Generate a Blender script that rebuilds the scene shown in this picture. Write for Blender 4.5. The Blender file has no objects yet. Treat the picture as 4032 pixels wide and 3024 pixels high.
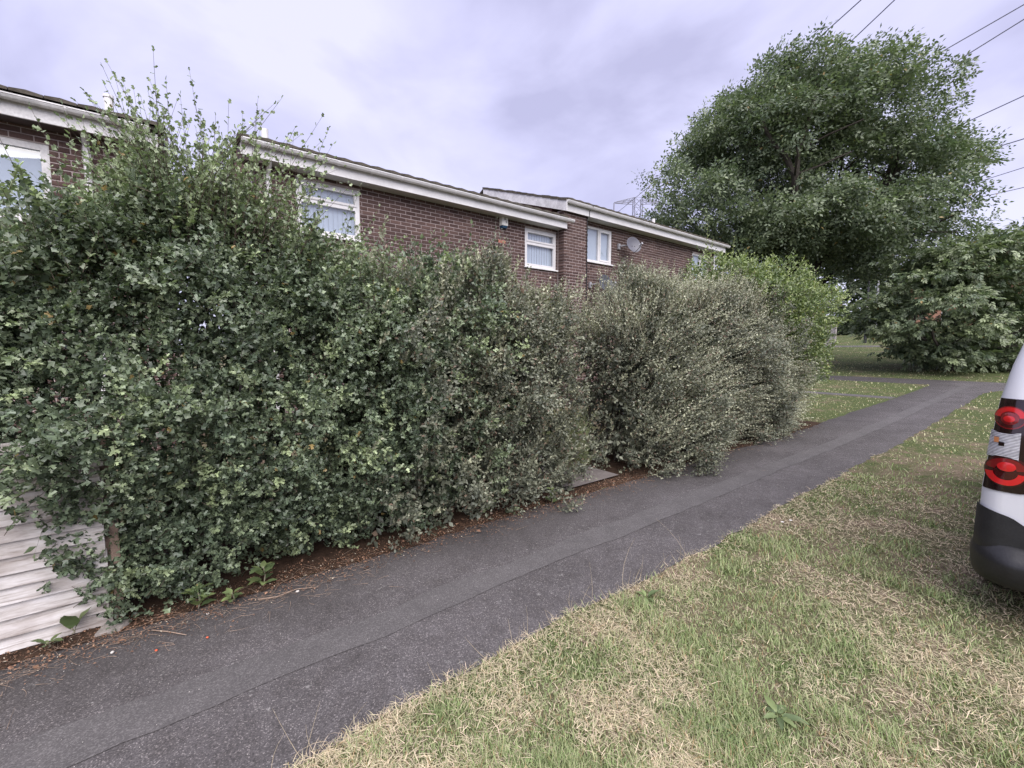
import bpy, math, random
import numpy as np
from mathutils import Vector, Matrix

sc = bpy.context.scene
COL = sc.collection
rng = np.random.default_rng(11)
random.seed(5)
R = math.radians

# ------------------------------------------------------------------ camera
# world: +X runs along the footpath, +Y towards the houses, eye height 1.6 m
F_PX, PHI, EYE, HOR = 445.0, R(51.8), 1.6, 347.0
PITCH = math.atan((384 - HOR) / F_PX)
cam_d = bpy.data.cameras.new('camera')
cam_d.sensor_width = 36
cam_d.lens = 36 * F_PX / 1024
cam_d.clip_start = 0.05
cam_d.clip_end = 3000
cam = bpy.data.objects.new('camera', cam_d)
COL.objects.link(cam)
cam.location = (0, 0, EYE)
cam.rotation_euler = (R(90) - PITCH, 0, PHI - R(90))
sc.camera = cam

# ------------------------------------------------------------------ light
SUN_EL, SUN_AZ = R(52), R(250)            # azimuth of the sun, counter-clockwise from +X
world = bpy.data.worlds.new('World')
sc.world = world
world.use_nodes = True
nt = world.node_tree
nt.nodes.clear()
def wn(t, **k):
    n = nt.nodes.new(t)
    for a, b in k.items():
        setattr(n, a, b)
    return n
out = wn('ShaderNodeOutputWorld')
sky = wn('ShaderNodeTexSky', sky_type='NISHITA', sun_disc=False)
sky.sun_elevation = SUN_EL
sky.sun_rotation = R(90) - SUN_AZ
bg_sky = wn('ShaderNodeBackground'); bg_sky.inputs[1].default_value = 0.06
nt.links.new(sky.outputs[0], bg_sky.inputs[0])
tc = wn('ShaderNodeTexCoord')
mp = wn('ShaderNodeMapping'); mp.inputs['Scale'].default_value = (1, 1, 1.9); mp.inputs['Location'].default_value = (0.35, 0.1, 0.2)
nt.links.new(tc.outputs['Generated'], mp.inputs[0])
n1 = wn('ShaderNodeTexNoise'); n1.inputs['Scale'].default_value = 2.6; n1.inputs['Detail'].default_value = 6; n1.inputs['Roughness'].default_value = 0.5
n1.inputs['Distortion'].default_value = 0.3
nt.links.new(mp.outputs[0], n1.inputs[0])
cr = wn('ShaderNodeValToRGB')
cr.color_ramp.elements[0].position = 0.36; cr.color_ramp.elements[0].color = (0.190, 0.186, 0.272, 1)
cr.color_ramp.elements[1].position = 0.64; cr.color_ramp.elements[1].color = (0.295, 0.291, 0.388, 1)
e = cr.color_ramp.elements.new(0.5); e.color = (0.248, 0.244, 0.343, 1)
nt.links.new(n1.outputs[0], cr.inputs[0])
bg_c = wn('ShaderNodeBackground'); bg_c.inputs[1].default_value = 0.765
nt.links.new(cr.outputs[0], bg_c.inputs[0])
mx = wn('ShaderNodeMixShader'); mx.inputs[0].default_value = 0.92
nt.links.new(bg_sky.outputs[0], mx.inputs[1]); nt.links.new(bg_c.outputs[0], mx.inputs[2])
nt.links.new(mx.outputs[0], out.inputs[0])

sun_d = bpy.data.lights.new('sun', 'SUN')
sun_d.energy = 1.5
sun_d.angle = R(75)
sun_d.color = (1.0, 0.95, 0.9)
sun = bpy.data.objects.new('sun', sun_d)
COL.objects.link(sun)
sdir = Vector((math.cos(SUN_EL) * math.cos(SUN_AZ), math.cos(SUN_EL) * math.sin(SUN_AZ), math.sin(SUN_EL)))
sun.rotation_euler = sdir.to_track_quat('Z', 'Y').to_euler()
sun.location = (0, -20, 40)

vs = sc.view_settings
vs.view_transform = 'Standard'; vs.look = 'None'; vs.exposure = 2.02; vs.gamma = 1.0
sc.cycles.max_bounces = 8
sc.cycles.transparent_max_bounces = 12
sc.cycles.use_denoising = True

# ------------------------------------------------------------------ material helpers
def srgb(r, g, b):
    f = lambda c: (c / 255 / 12.92) if c <= 10 else ((c / 255 + 0.055) / 1.055) ** 2.4
    return (f(r), f(g), f(b), 1)

class MT:
    def __init__(s, name):
        s.m = bpy.data.materials.new(name); s.m.use_nodes = True
        s.t = s.m.node_tree; s.b = s.t.nodes['Principled BSDF']; s.o = s.t.nodes['Material Output']
    def n(s, t, ins=None, **k):
        n = s.t.nodes.new(t)
        for a, b in k.items(): setattr(n, a, b)
        for a, b in (ins or {}).items():
            if hasattr(b, 'is_output'): s.t.links.new(b, n.inputs[a])
            else: n.inputs[a].default_value = b
        return n
    def l(s, a, b): s.t.links.new(a, b)
    def coord(s, kind='Object', scale=(1, 1, 1)):
        c = s.n('ShaderNodeTexCoord')
        return s.n('ShaderNodeMapping', {0: c.outputs[kind], 'Scale': scale}).outputs[0]
    def noise(s, vec, scale, detail=3, rough=0.55, dist=0.0):
        return s.n('ShaderNodeTexNoise', {0: vec, 'Scale': scale, 'Detail': detail, 'Roughness': rough, 'Distortion': dist}).outputs[0]
    def ramp(s, fac, stops):
        r = s.n('ShaderNodeValToRGB', {0: fac})
        el = r.color_ramp.elements
        el[0].position, el[0].color = stops[0][0], stops[0][1]
        el[1].position, el[1].color = stops[-1][0], stops[-1][1]
        for p, c in stops[1:-1]:
            x = el.new(p); x.color = c
        return r.outputs[0]
    def mix(s, fac, a, b, mode='MIX'):
        n = s.n('ShaderNodeMix', data_type='RGBA', blend_type=mode)
        for i, v in ((0, fac), (6, a), (7, b)):
            if hasattr(v, 'is_output'): s.l(v, n.inputs[i])
            else: n.inputs[i].default_value = v
        return n.outputs[2]
    def math(s, op, a, b=0.0, clamp=False):
        n = s.n('ShaderNodeMath', {0: a, 1: b}, operation=op); n.use_clamp = clamp
        return n.outputs[0]
    def bump(s, h, strength=0.3, dist=0.01):
        n = s.n('ShaderNodeBump', {'Height': h, 'Strength': strength, 'Distance': dist})
        s.l(n.outputs[0], s.b.inputs['Normal'])
    def set(s, **k):
        for a, v in k.items():
            a = {'col': 'Base Color', 'rough': 'Roughness', 'metal': 'Metallic', 'spec': 'Specular IOR Level', 'coat': 'Coat Weight'}.get(a, a)
            if hasattr(v, 'is_output'): s.l(v, s.b.inputs[a])
            else: s.b.inputs[a].default_value = v
        return s

def G(v): return (v, v, v, 1)

def plain(name, col, rough=0.6, var=0.25, scale=6.0, spec=0.4, bump=0.0, coat=0.0):
    t = MT(name)
    v = t.coord()
    a = t.noise(v, scale, 5, 0.6)
    b = t.noise(v, scale * 9, 3, 0.6)
    f = t.math('ADD', t.math('MULTIPLY', a, 0.65), t.math('MULTIPLY', b, 0.35))
    dark = tuple(c * (1 - var) for c in col[:3]) + (1,)
    lite = tuple(min(1, c * (1 + var * 0.6)) for c in col[:3]) + (1,)
    t.set(col=t.ramp(f, [(0.3, dark), (0.7, lite)]), rough=rough, spec=spec, coat=coat)
    if bump: t.bump(b, bump, 0.01)
    return t.m

def leafmat(name, old, young, rough=0.45, trans=0.28, var=0.5, spec=0.5, hue=(0.30, 0.22, 0.09, 1), huep=0.005):
    """leaf colour: 'tint' picks old or young growth, every leaf differs a little"""
    t = MT(name)
    at = t.n('ShaderNodeAttribute', attribute_name='tint').outputs['Fac']
    isl = t.n('ShaderNodeNewGeometry').outputs['Random Per Island']
    ob = t.n('ShaderNodeObjectInfo').outputs['Random']
    r = t.math('FRACT', t.math('ADD', isl, ob))
    c = t.mix(at, old, young)
    k = t.n('ShaderNodeMapRange', {0: r, 3: 1 - var, 4: 1 + var}).outputs[0]
    kk = t.n('ShaderNodeCombineColor', {0: k, 1: k, 2: k}).outputs[0]
    c = t.mix(1.0, c, kk, 'MULTIPLY')
    r2 = t.math('FRACT', t.math('MULTIPLY', r, 57.31))
    c = t.mix(t.math('LESS_THAN', r2, huep), c, hue)
    t.set(col=c, rough=rough, spec=spec)
    tr = t.n('ShaderNodeBsdfTranslucent', {0: t.mix(1.0, c, (1.15, 1.35, 0.75, 1), 'MULTIPLY')})
    ms = t.n('ShaderNodeMixShader', {0: trans, 1: t.b.outputs[0], 2: tr.outputs[0]})
    t.l(ms.outputs[0], t.o.inputs[0])
    return t.m

MAT = {}
# --- masonry
def mk_brick(name, c1, c2, c3):
    t = MT(name)
    v = t.coord()
    isl = t.n('ShaderNodeNewGeometry').outputs['Random Per Island']
    ob = t.n('ShaderNodeObjectInfo').outputs['Random']
    r = t.math('FRACT', t.math('ADD', isl, ob))
    gp = t.n('ShaderNodeNewGeometry').outputs['Position']
    base = t.ramp(r, [(0.0, c1), (0.55, c2), (1.0, c3)])
    nz = t.noise(gp, 60, 4, 0.7)
    c = t.mix(0.55, base, t.ramp(nz, [(0.3, G(0.35)), (0.7, G(1.0))]), 'MULTIPLY')
    big = t.noise(gp, 1.3, 4, 0.6)
    c = t.mix(0.45, c, t.ramp(big, [(0.3, G(0.62)), (0.7, G(1.0))]), 'MULTIPLY')
    t.set(col=c, rough=0.88, spec=0.25)
    t.bump(nz, 0.5, 0.004)
    return t.m
MAT['brick'] = mk_brick('dark_brick', (0.086, 0.053, 0.048, 1), (0.116, 0.073, 0.066, 1), (0.156, 0.099, 0.087, 1))
MAT['brick_orange'] = mk_brick('orange_brick', (0.34, 0.17, 0.115, 1), (0.42, 0.22, 0.15, 1), (0.48, 0.27, 0.19, 1))
MAT['mortar'] = plain('mortar', (0.42, 0.355, 0.345, 1), 0.95, 0.3, 3.0, 0.2, 0.4)
MAT['air_brick'] = plain('terracotta', (0.46, 0.19, 0.14, 1), 0.85, 0.3, 12)
MAT['upvc'] = plain('white_plastic', (0.68, 0.67, 0.68, 1), 0.38, 0.16, 2.5, 0.5)
MAT['upvc_old'] = plain('grimy_white_paint', (0.66, 0.65, 0.66, 1), 0.5, 0.4, 3.5, 0.4, 0.2)
MAT['soffit'] = plain('soffit_board', (0.50, 0.50, 0.49, 1), 0.6, 0.2, 3)
MAT['tile'] = plain('mossy_roof_tile', (0.085, 0.075, 0.062, 1), 0.95, 0.6, 7, 0.2, 0.7)
MAT['tile_far'] = plain('brown_roof_tile', (0.30, 0.15, 0.10, 1), 0.95, 0.4, 2, 0.2, 0.4)
MAT['brown_timber'] = plain('brown_stained_timber', (0.060, 0.040, 0.038, 1), 0.7, 0.4, 5)
MAT['brown_timber2'] = plain('faded_brown_timber', (0.13, 0.085, 0.07, 1), 0.8, 0.4, 5)
MAT['cable'] = plain('black_cable', (0.02, 0.02, 0.022, 1), 0.5, 0.2)
MAT['blind'] = plain('pale_blind_fabric', (0.40, 0.45, 0.53, 1), 0.8, 0.05, 2)
MAT['interior'] = plain('room_plaster', (0.45, 0.43, 0.40, 1), 0.9, 0.1)
t = MT('window_glass')
fr = t.math('ADD', t.math('MULTIPLY', t.math('POWER', t.n('ShaderNodeLayerWeight', {0: 0.5}).outputs['Facing'], 5.0), 0.85), 0.13)
tp = t.n('ShaderNodeBsdfTransparent', {0: (0.95, 0.97, 0.98, 1)})
gl = t.n('ShaderNodeBsdfGlossy', {0: G(1.0), 'Roughness': 0.01})
ms = t.n('ShaderNodeMixShader', {0: fr, 1: tp.outputs[0], 2: gl.outputs[0]})
t.l(ms.outputs[0], t.o.inputs[0])
MAT['glass'] = t.m
MAT['dark_glass'] = MT('dark_vehicle_glass').set(col=(0.012, 0.013, 0.016, 1), rough=0.05, spec=0.6).m
MAT['dish'] = plain('grey_dish_paint', (0.115, 0.115, 0.14, 1), 0.5, 0.15, 5)
MAT['dish_dark'] = plain('dark_dish_mesh', (0.06, 0.065, 0.085, 1), 0.5, 0.2, 5)
MAT['steel'] = plain('galvanised_steel', (0.33, 0.33, 0.36, 1), 0.5, 0.2, 3)
MAT['pylon'] = plain('pylon_steel', (0.22, 0.22, 0.28, 1), 0.6, 0.15, 1)
MAT['post_black'] = plain('black_post_paint', (0.03, 0.03, 0.04, 1), 0.5, 0.2)
MAT['alarm_white'] = plain('alarm_box_plastic', (0.74, 0.73, 0.70, 1), 0.45, 0.08, 8)
MAT['alarm_blue'] = plain('blue_strobe_lens', (0.02, 0.06, 0.12, 1), 0.2, 0.2, 8)
MAT['ink'] = plain('dark_print', (0.03, 0.03, 0.05, 1), 0.6, 0.1)
# --- whitewashed fence boards
t = MT('weathered_white_board')
v = t.coord('Object', (1.2, 20, 14))
gr = t.noise(v, 3.0, 6, 0.65, 0.8)
pat = t.noise(t.coord('Object', (2.5, 4, 6)), 1.6, 4, 0.6)
ob = t.n('ShaderNodeObjectInfo').outputs['Random']
c = t.ramp(gr, [(0.28, (0.24, 0.205, 0.19, 1)), (0.46, (0.55, 0.52, 0.51, 1)), (0.70, (0.72, 0.70, 0.715, 1))])
c = t.mix(0.7, c, t.ramp(pat, [(0.32, (0.45, 0.39, 0.35, 1)), (0.60, G(1))]), 'MULTIPLY')
c = t.mix(0.35, c, t.ramp(ob, [(0.0, (0.7, 0.66, 0.64, 1)), (1.0, G(1.0))]), 'MULTIPLY')
t.set(col=c, rough=0.9, spec=0.2); t.bump(gr, 0.6, 0.006)
MAT['board'] = t.m
MAT['post_wood'] = plain('weathered_post', (0.22, 0.16, 0.13, 1), 0.9, 0.4, 9, 0.2, 0.5)
MAT['concrete'] = plain('garden_slab_concrete', (0.17, 0.15, 0.145, 1), 0.92, 0.35, 4, 0.2, 0.4)
# --- ground
t = MT('footpath_asphalt')
gp = t.n('ShaderNodeNewGeometry').outputs['Position']
vo = t.n('ShaderNodeTexVoronoi', {0: gp, 'Scale': 210.0}).outputs['Color']
vs_ = t.n('ShaderNodeSeparateColor', {0: vo}).outputs[0]
chips = t.ramp(vs_, [(0.0, (0.066, 0.062, 0.064, 1)), (0.55, (0.110, 0.103, 0.105, 1)), (0.88, (0.148, 0.139, 0.140, 1)), (1.0, (0.29, 0.27, 0.265, 1))])
big = t.noise(gp, 1.1, 5, 0.62)
c = t.mix(0.8, chips, t.ramp(big, [(0.3, (0.58, 0.56, 0.56, 1)), (0.7, (1.12, 1.1, 1.12, 1))]), 'MULTIPLY')
mid = t.noise(gp, 9, 5, 0.7)
c = t.mix(0.6, c, t.ramp(mid, [(0.32, (0.58, 0.56, 0.55, 1)), (0.62, (1.08, 1.08, 1.1, 1))]), 'MULTIPLY')
lich = t.noise(gp, 23, 6, 0.8)
lm = t.noise(gp, 2.6, 2, 0.5)
lf = t.math('MULTIPLY', t.ramp(lich, [(0.58, G(0)), (0.68, G(1))]), t.ramp(lm, [(0.48, G(0)), (0.60, G(1))]))
c = t.mix(t.math('MULTIPLY', lf, 0.7), c, (0.36, 0.35, 0.34, 1))
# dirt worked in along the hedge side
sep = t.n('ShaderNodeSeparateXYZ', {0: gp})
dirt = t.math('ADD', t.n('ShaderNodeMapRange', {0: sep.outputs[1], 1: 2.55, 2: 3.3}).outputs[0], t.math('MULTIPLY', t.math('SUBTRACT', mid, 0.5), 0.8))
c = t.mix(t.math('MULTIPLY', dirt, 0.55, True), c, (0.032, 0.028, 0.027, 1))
t.set(col=c, rough=0.85, spec=0.35)
hb = t.math('ADD', vs_, t.math('MULTIPLY', mid, 0.8))
t.bump(hb, 0.8, 0.006)
MAT['asphalt'] = t.m
t = MT('trench_asphalt')
gp = t.n('ShaderNodeNewGeometry').outputs['Position']
vo = t.n('ShaderNodeTexVoronoi', {0: gp, 'Scale': 200.0}).outputs['Color']
vs_ = t.n('ShaderNodeSeparateColor', {0: vo}).outputs[0]
c = t.ramp(vs_, [(0.0, (0.076, 0.071, 0.073, 1)), (0.7, (0.107, 0.100, 0.102, 1)), (1.0, (0.16, 0.151, 0.152, 1))])
c = t.mix(0.6, c, t.ramp(t.noise(gp, 4, 5, 0.65), [(0.3, G(0.66)), (0.7, G(1.08))]), 'MULTIPLY')
t.set(col=c, rough=0.85, spec=0.3); t.bump(vs_, 0.4, 0.004)
MAT['asphalt_patch'] = t.m
t = MT('lawn_ground')
gp = t.n('ShaderNodeNewGeometry').outputs['Position']
a = t.noise(gp, 0.8, 5, 0.6); b = t.noise(gp, 4.0, 5, 0.7); d = t.noise(gp, 38, 4, 0.75); d2 = t.noise(gp, 150, 2, 0.7)
green = t.ramp(d, [(0.3, (0.030, 0.042, 0.018, 1)), (0.7, (0.135, 0.165, 0.066, 1))])  # green and straw tones darkened to stand in for shade between blades
straw = t.ramp(d, [(0.3, (0.085, 0.062, 0.045, 1)), (0.7, (0.30, 0.232, 0.172, 1))])
f = t.math('ADD', t.math('MULTIPLY', a, 0.5), t.math('MULTIPLY', b, 0.5))
fx_s = t.n('ShaderNodeMapRange', {0: t.n('ShaderNodeSeparateXYZ', {0: gp}).outputs[0], 1: 9.0, 2: 13.0, 3: 0.0, 4: 0.085}).outputs[0]   # the far lawn is greener
c = t.mix(t.ramp(t.math('SUBTRACT', f, fx_s), [(0.42, G(0)), (0.58, G(1))]), green, straw)
c = t.mix(0.5, c, t.ramp(d2, [(0.3, G(0.5)), (0.65, G(1.1))]), 'MULTIPLY')
t.set(col=c, rough=0.95, spec=0.1); t.bump(d, 0.8, 0.03)
MAT['lawn'] = t.m
MAT['soil'] = plain('leaf_litter_soil', (0.060, 0.038, 0.027, 1), 0.95, 0.6, 14, 0.1, 0.8)
# --- vegetation
MAT['hawthorn'] = leafmat('hawthorn_leaf', (0.098, 0.132, 0.090, 1), (0.42, 0.50, 0.28, 1), 0.34, 0.22, 0.38, 0.6)
MAT['cotoneaster'] = leafmat('cotoneaster_leaf', (0.090, 0.102, 0.080, 1), (0.44, 0.45, 0.32, 1), 0.42, 0.15, 0.42, 0.4, (0.20, 0.145, 0.11, 1), 0.06)
MAT['rose'] = leafmat('rose_leaf', (0.098, 0.142, 0.068, 1), (0.34, 0.40, 0.145, 1), 0.40, 0.22, 0.35)
MAT['ash'] = leafmat('ash_leaf', (0.100, 0.136, 0.088, 1), (0.30, 0.35, 0.20, 1), 0.38, 0.22, 0.35, 0.45)
MAT['cherry'] = leafmat('cherry_leaf', (0.090, 0.125, 0.076, 1), (0.30, 0.35, 0.19, 1), 0.38, 0.2, 0.5)
MAT['far_leaf'] = leafmat('far_tree_leaf', (0.045, 0.068, 0.040, 1), (0.13, 0.16, 0.080, 1), 0.55, 0.2, 0.5)
MAT['rosemary'] = leafmat('rosemary_leaf', (0.12, 0.17, 0.07, 1), (0.30, 0.36, 0.16, 1), 0.5, 0.2, 0.4)
MAT['weed'] = leafmat('weed_leaf', (0.085, 0.125, 0.055, 1), (0.20, 0.25, 0.10, 1), 0.5, 0.2, 0.3)
MAT['grass'] = leafmat('grass_blade', (0.205, 0.290, 0.112, 1), (0.76, 0.61, 0.48, 1), 0.6, 0.25, 0.34, 0.3, (0.40, 0.28, 0.16, 1), 0.04)
MAT['litter'] = leafmat('dead_leaf', (0.11, 0.062, 0.044, 1), (0.36, 0.21, 0.135, 1), 0.8, 0.05, 0.6, 0.2, (0.46, 0.40, 0.32, 1), 0.05)
MAT['twig'] = plain('dry_twig', (0.30, 0.22, 0.17, 1), 0.85, 0.35, 20)
MAT['stem_pale'] = plain('pale_shoot_bark', (0.27, 0.25, 0.18, 1), 0.8, 0.3, 20)
MAT['stem_dark'] = plain('dark_shoot_bark', (0.085, 0.062, 0.048, 1), 0.85, 0.3, 20)
MAT['bark'] = plain('tree_bark', (0.060, 0.052, 0.045, 1), 0.95, 0.45, 4, 0.2, 0.8)
MAT['pebble'] = plain('pale_pebble', (0.55, 0.52, 0.49, 1), 0.8, 0.2, 30)
MAT['flat_stone'] = plain('weathered_flat_stone', (0.30, 0.27, 0.25, 1), 0.9, 0.45, 25, 0.2, 0.5)
MAT['berry'] = plain('orange_berry', (0.60, 0.11, 0.05, 1), 0.5, 0.2, 60)
# --- van
MAT['van_white'] = MT('white_van_paint').set(col=(0.72, 0.73, 0.78, 1), rough=0.32, spec=0.5, coat=0.4).m
MAT['van_black'] = plain('black_bumper_plastic', (0.022, 0.022, 0.025, 1), 0.45, 0.5, 9, 0.45, 0.10)
MAT['tyre'] = plain('tyre_rubber', (0.022, 0.022, 0.022, 1), 0.85, 0.3, 8)
MAT['rim'] = plain('wheel_trim', (0.36, 0.36, 0.38, 1), 0.4, 0.1)
MAT['lamp_house'] = MT('smoked_lamp_housing').set(col=(0.014, 0.004, 0.006, 1), rough=0.12, spec=0.6, coat=0.5).m
MAT['lamp_red'] = MT('bright_red_lens').set(col=(0.60, 0.014, 0.018, 1), rough=0.18, spec=0.6, coat=0.8).m
MAT['lamp_dark'] = MT('deep_red_lens').set(col=(0.055, 0.004, 0.006, 1), rough=0.15, spec=0.6, coat=0.8).m
MAT['lamp_mid'] = MT('mid_red_lens').set(col=(0.20, 0.008, 0.011, 1), rough=0.15, spec=0.6, coat=0.8).m
MAT['lamp_amber'] = MT('amber_bulb').set(col=(0.62, 0.25, 0.10, 1), rough=0.3, coat=0.5).m
t = MT('ribbed_clear_lens')
wv = t.n('ShaderNodeTexWave', {0: t.coord('Object'), 'Scale': 38.0, 'Distortion': 0.2, 'Detail': 1.0}, bands_direction='Z').outputs[0]
nz = t.noise(t.coord('Object'), 25, 2)
c = t.mix(0.6, t.ramp(wv, [(0.2, (0.22, 0.22, 0.25, 1)), (0.8, (0.78, 0.78, 0.82, 1))]), t.ramp(nz, [(0.35, G(0.4)), (0.6, G(1.0))]), 'MULTIPLY')
t.set(col=c, rough=0.12, spec=0.7, coat=0.8); t.bump(wv, 0.5, 0.004)
MAT['lamp_clear'] = t.m

# ------------------------------------------------------------------ object helpers
def props(o, label=None, cat=None, group=None, kind=None):
    if label: o['label'] = label
    if cat: o['category'] = cat
    if group: o['group'] = group
    if kind: o['kind'] = kind
    return o

def link(o, parent=None):
    COL.objects.link(o)
    if parent is not None: o.parent = parent
    return o

def empty(name, loc, label, cat, group=None):
    o = bpy.data.objects.new(name, None); o.location = loc; o.empty_display_size = 0.2
    return props(link(o), label, cat, group)

def obj(name, me, parent=None, loc=None, mat=None):
    if mat is not None and not me.materials: me.materials.append(MAT[mat] if isinstance(mat, str) else mat)
    o = bpy.data.objects.new(name, me)
    if parent is not None: o.parent = parent
    COL.objects.link(o)
    if loc is not None: o.location = loc
    return o

class MB:
    """collects shapes in world coordinates; build() links them as one mesh relative to its parent"""
    def __init__(s): s.v = []; s.f = []
    def add(s, v, f):
        k = len(s.v); s.v += [tuple(x) for x in v]; s.f += [tuple(i + k for i in q) for q in f]; return s
    def box(s, a, b):
        (x0, y0, z0), (x1, y1, z1) = a, b
        return s.add([(x0, y0, z0), (x1, y0, z0), (x1, y1, z0), (x0, y1, z0), (x0, y0, z1), (x1, y0, z1), (x1, y1, z1), (x0, y1, z1)],
                     [(0, 3, 2, 1), (4, 5, 6, 7), (0, 1, 5, 4), (1, 2, 6, 5), (2, 3, 7, 6), (3, 0, 4, 7)])
    def tube(s, pts, rad, n=6, cap=True):
        pts = [Vector(p) for p in pts]
        if not hasattr(rad, '__len__'): rad = [rad] * len(pts)
        k = len(s.v); prev = None
        for i, p in enumerate(pts):
            d = (pts[min(i + 1, len(pts) - 1)] - pts[max(i - 1, 0)]).normalized()
            if prev is None:
                u = d.orthogonal().normalized()
            else:
                u = (prev - d * prev.dot(d)).normalized()
            prev = u; w = d.cross(u)
            for j in range(n):
                a = 2 * math.pi * j / n
                s.v.append(tuple(p + (u * math.cos(a) + w * math.sin(a)) * rad[i]))
        for i in range(len(pts) - 1):
            for j in range(n):
                a, b = k + i * n + j, k + i * n + (j + 1) % n
                s.f.append((a, b, b + n, a + n))
        if cap:
            s.f.append(tuple(k + j for j in range(n))[::-1])
            e = k + (len(pts) - 1) * n
            s.f.append(tuple(e + j for j in range(n)))
        return s
    def sweepx(s, prof, x0, x1):
        """closed (y,z) profile pulled along X"""
        n = len(prof)
        return s.add([(x0, y, z) for y, z in prof] + [(x1, y, z) for y, z in prof],
                     [(i, (i + 1) % n, (i + 1) % n + n, i + n) for i in range(n)] + [tuple(range(n))[::-1], tuple(range(n, 2 * n))])
    def build(s, name, mat, parent=None, smooth=False, kind=None, label=None):
        off = Vector(parent_world(parent)) if parent is not None else Vector((0, 0, 0))
        me = bpy.data.meshes.new(name)
        me.from_pydata([tuple(Vector(v) - off) for v in s.v], [], s.f)
        me.update()
        if smooth: me.polygons.foreach_set('use_smooth', [True] * len(me.polygons))
        o = obj(name, me, parent, None, mat)
        if kind: o['kind'] = kind
        if label: o['label'] = label
        return o

def parent_world(p):
    v = Vector((0, 0, 0))
    while p is not None:
        v = v + p.location; p = p.parent
    return v

def np_mesh(name, V, T, tint=None, smooth=False):
    V = np.ascontiguousarray(V, dtype=np.float32); T = np.ascontiguousarray(T, dtype=np.int32)
    me = bpy.data.meshes.new(name)
    me.vertices.add(len(V)); me.vertices.foreach_set('co', V.ravel())
    me.loops.add(T.size); me.loops.foreach_set('vertex_index', T.ravel())
    me.polygons.add(len(T)); me.polygons.foreach_set('loop_start', np.arange(0, T.size, T.shape[1], dtype=np.int32))
    if smooth: me.polygons.foreach_set('use_smooth', np.ones(len(T), dtype=bool))
    me.update(calc_edges=True)
    if tint is not None:
        a = me.attributes.new('tint', 'FLOAT', 'POINT'); a.data.foreach_set('value', np.ascontiguousarray(tint, dtype=np.float32))
    return me

def unit(a): return a / np.maximum(np.linalg.norm(a, axis=-1, keepdims=True), 1e-9)

def vnoise(p, scale=1.0, seed=0):
    """smooth value noise, 0..1"""
    p = np.asarray(p, float) * scale + 100.0
    i = np.floor(p).astype(np.int64); f = p - i; f = f * f * (3 - 2 * f)
    def h(a, b, c):
        n = (a * 374761393 + b * 668265263 + c * 2147483647 + seed * 1274126177) & 0xffffffff
        n = ((n ^ (n >> 13)) * 1274126177) & 0xffffffff
        return ((n ^ (n >> 16)) & 0xffff) / 65535.0
    x, y, z = i[..., 0], i[..., 1], i[..., 2]
    fx, fy, fz = f[..., 0], f[..., 1], f[..., 2]
    r = 0
    for dx in (0, 1):
        for dy in (0, 1):
            for dz in (0, 1):
                w = (fx if dx else 1 - fx) * (fy if dy else 1 - fy) * (fz if dz else 1 - fz)
                r = r + w * h(x + dx, y + dy, z + dz)
    return r

def ground(X):
    X = np.asarray(X, float)
    a = np.clip(X - 9, 0, 12); b = np.clip(X - 21, 0, 41); c = np.clip(X - 62, 0, None)
    return 0.02 * a * a / (a + 4) + 0.085 * b * b / (b + 4) + 0.012 * c
def gz(X): return float(ground(X))

# leaf templates: x along the leaf, y across, z up; triangles
def tpl(half, mid_z=0.0, side_z=0.06):
    """half outline from base to tip (x, y), mirrored and folded along the midrib"""
    v = [(0, 0, 0), (1, 0, mid_z)]
    for s in (1, -1):
        for x, y in half: v.append((x, y * s, side_z * (1 - abs(2 * x - 1)) ))
    return np.array(v, float)
LEAF2 = (tpl([(0.42, 0.27)], -0.05, 0.1), np.array([(0, 1, 2), (0, 3, 1)]))
LEAF4 = (tpl([(0.28, 0.22), (0.66, 0.22)], -0.08, 0.1), np.array([(0, 3, 2), (0, 1, 3), (0, 4, 5), (0, 5, 1)]))
LOBED = (tpl([(0.42, 0.44), (0.52, 0.17), (0.86, 0.33)], -0.06, 0.12),
         np.array([(0, 3, 2), (0, 1, 3), (3, 1, 4), (0, 5, 6), (0, 6, 1), (6, 1, 7)]))
BLADE = (np.array([(0, 0.5, 0), (0, -0.5, 0), (0.55, 0.40, 0.03), (0.55, -0.40, 0.03), (1.0, 0, -0.12)], float),
         np.array([(0, 1, 3), (0, 3, 2), (2, 3, 4)]))
# pinnate leaf: pairs of narrow leaflets on a rachis
def pinnate(n=3, w=0.16, l=0.42):
    V, T = [], []
    def leaflet(x, y, ang, s=1.0):
        k = len(V); ca, sa = math.cos(ang), math.sin(ang)
        for px, py, pz in ((0, 0, 0), (0.45, w, 0.02), (1, 0, -0.12), (0.45, -w, 0.02)):
            px *= l * s; py *= l * s * 1.6
            V.append((x + px * ca - py * sa, y + px * sa + py * ca, pz * l - 0.12 * x * x))
        T.extend([(k, k + 2, k + 1), (k, k + 3, k + 2)])
    for i in range(n):
        x = 0.18 + 0.55 * i / max(1, n - 1)
        leaflet(x, 0, 1.05); leaflet(x, 0, -1.05)
    leaflet(0.75, 0, 0.0)
    return np.array(V, float), np.array(T)
PINN = pinnate(1, 0.17, 0.62)
# a spray of a few simple leaves hanging from one twig end
def spray(n=5):
    V, T = [], []
    for i in range(n):
        k = len(V); a = (-1) ** i * (0.95 - 0.16 * i) ; x = 0.12 + 0.14 * i; s = 0.55
        ca, sa = math.cos(a), math.sin(a)
        for px, py, pz in ((0, 0, 0), (0.45, 0.24, 0.03), (1, 0, -0.22), (0.45, -0.24, 0.03)):
            px *= s; py *= s
            V.append((x + px * ca - py * sa, px * sa + py * ca, pz * s - 0.1 * x))
        T.extend([(k, k + 2, k + 1), (k, k + 3, k + 2)])
    return np.array(V, float), np.array(T)
SPRAY = spray()

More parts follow.
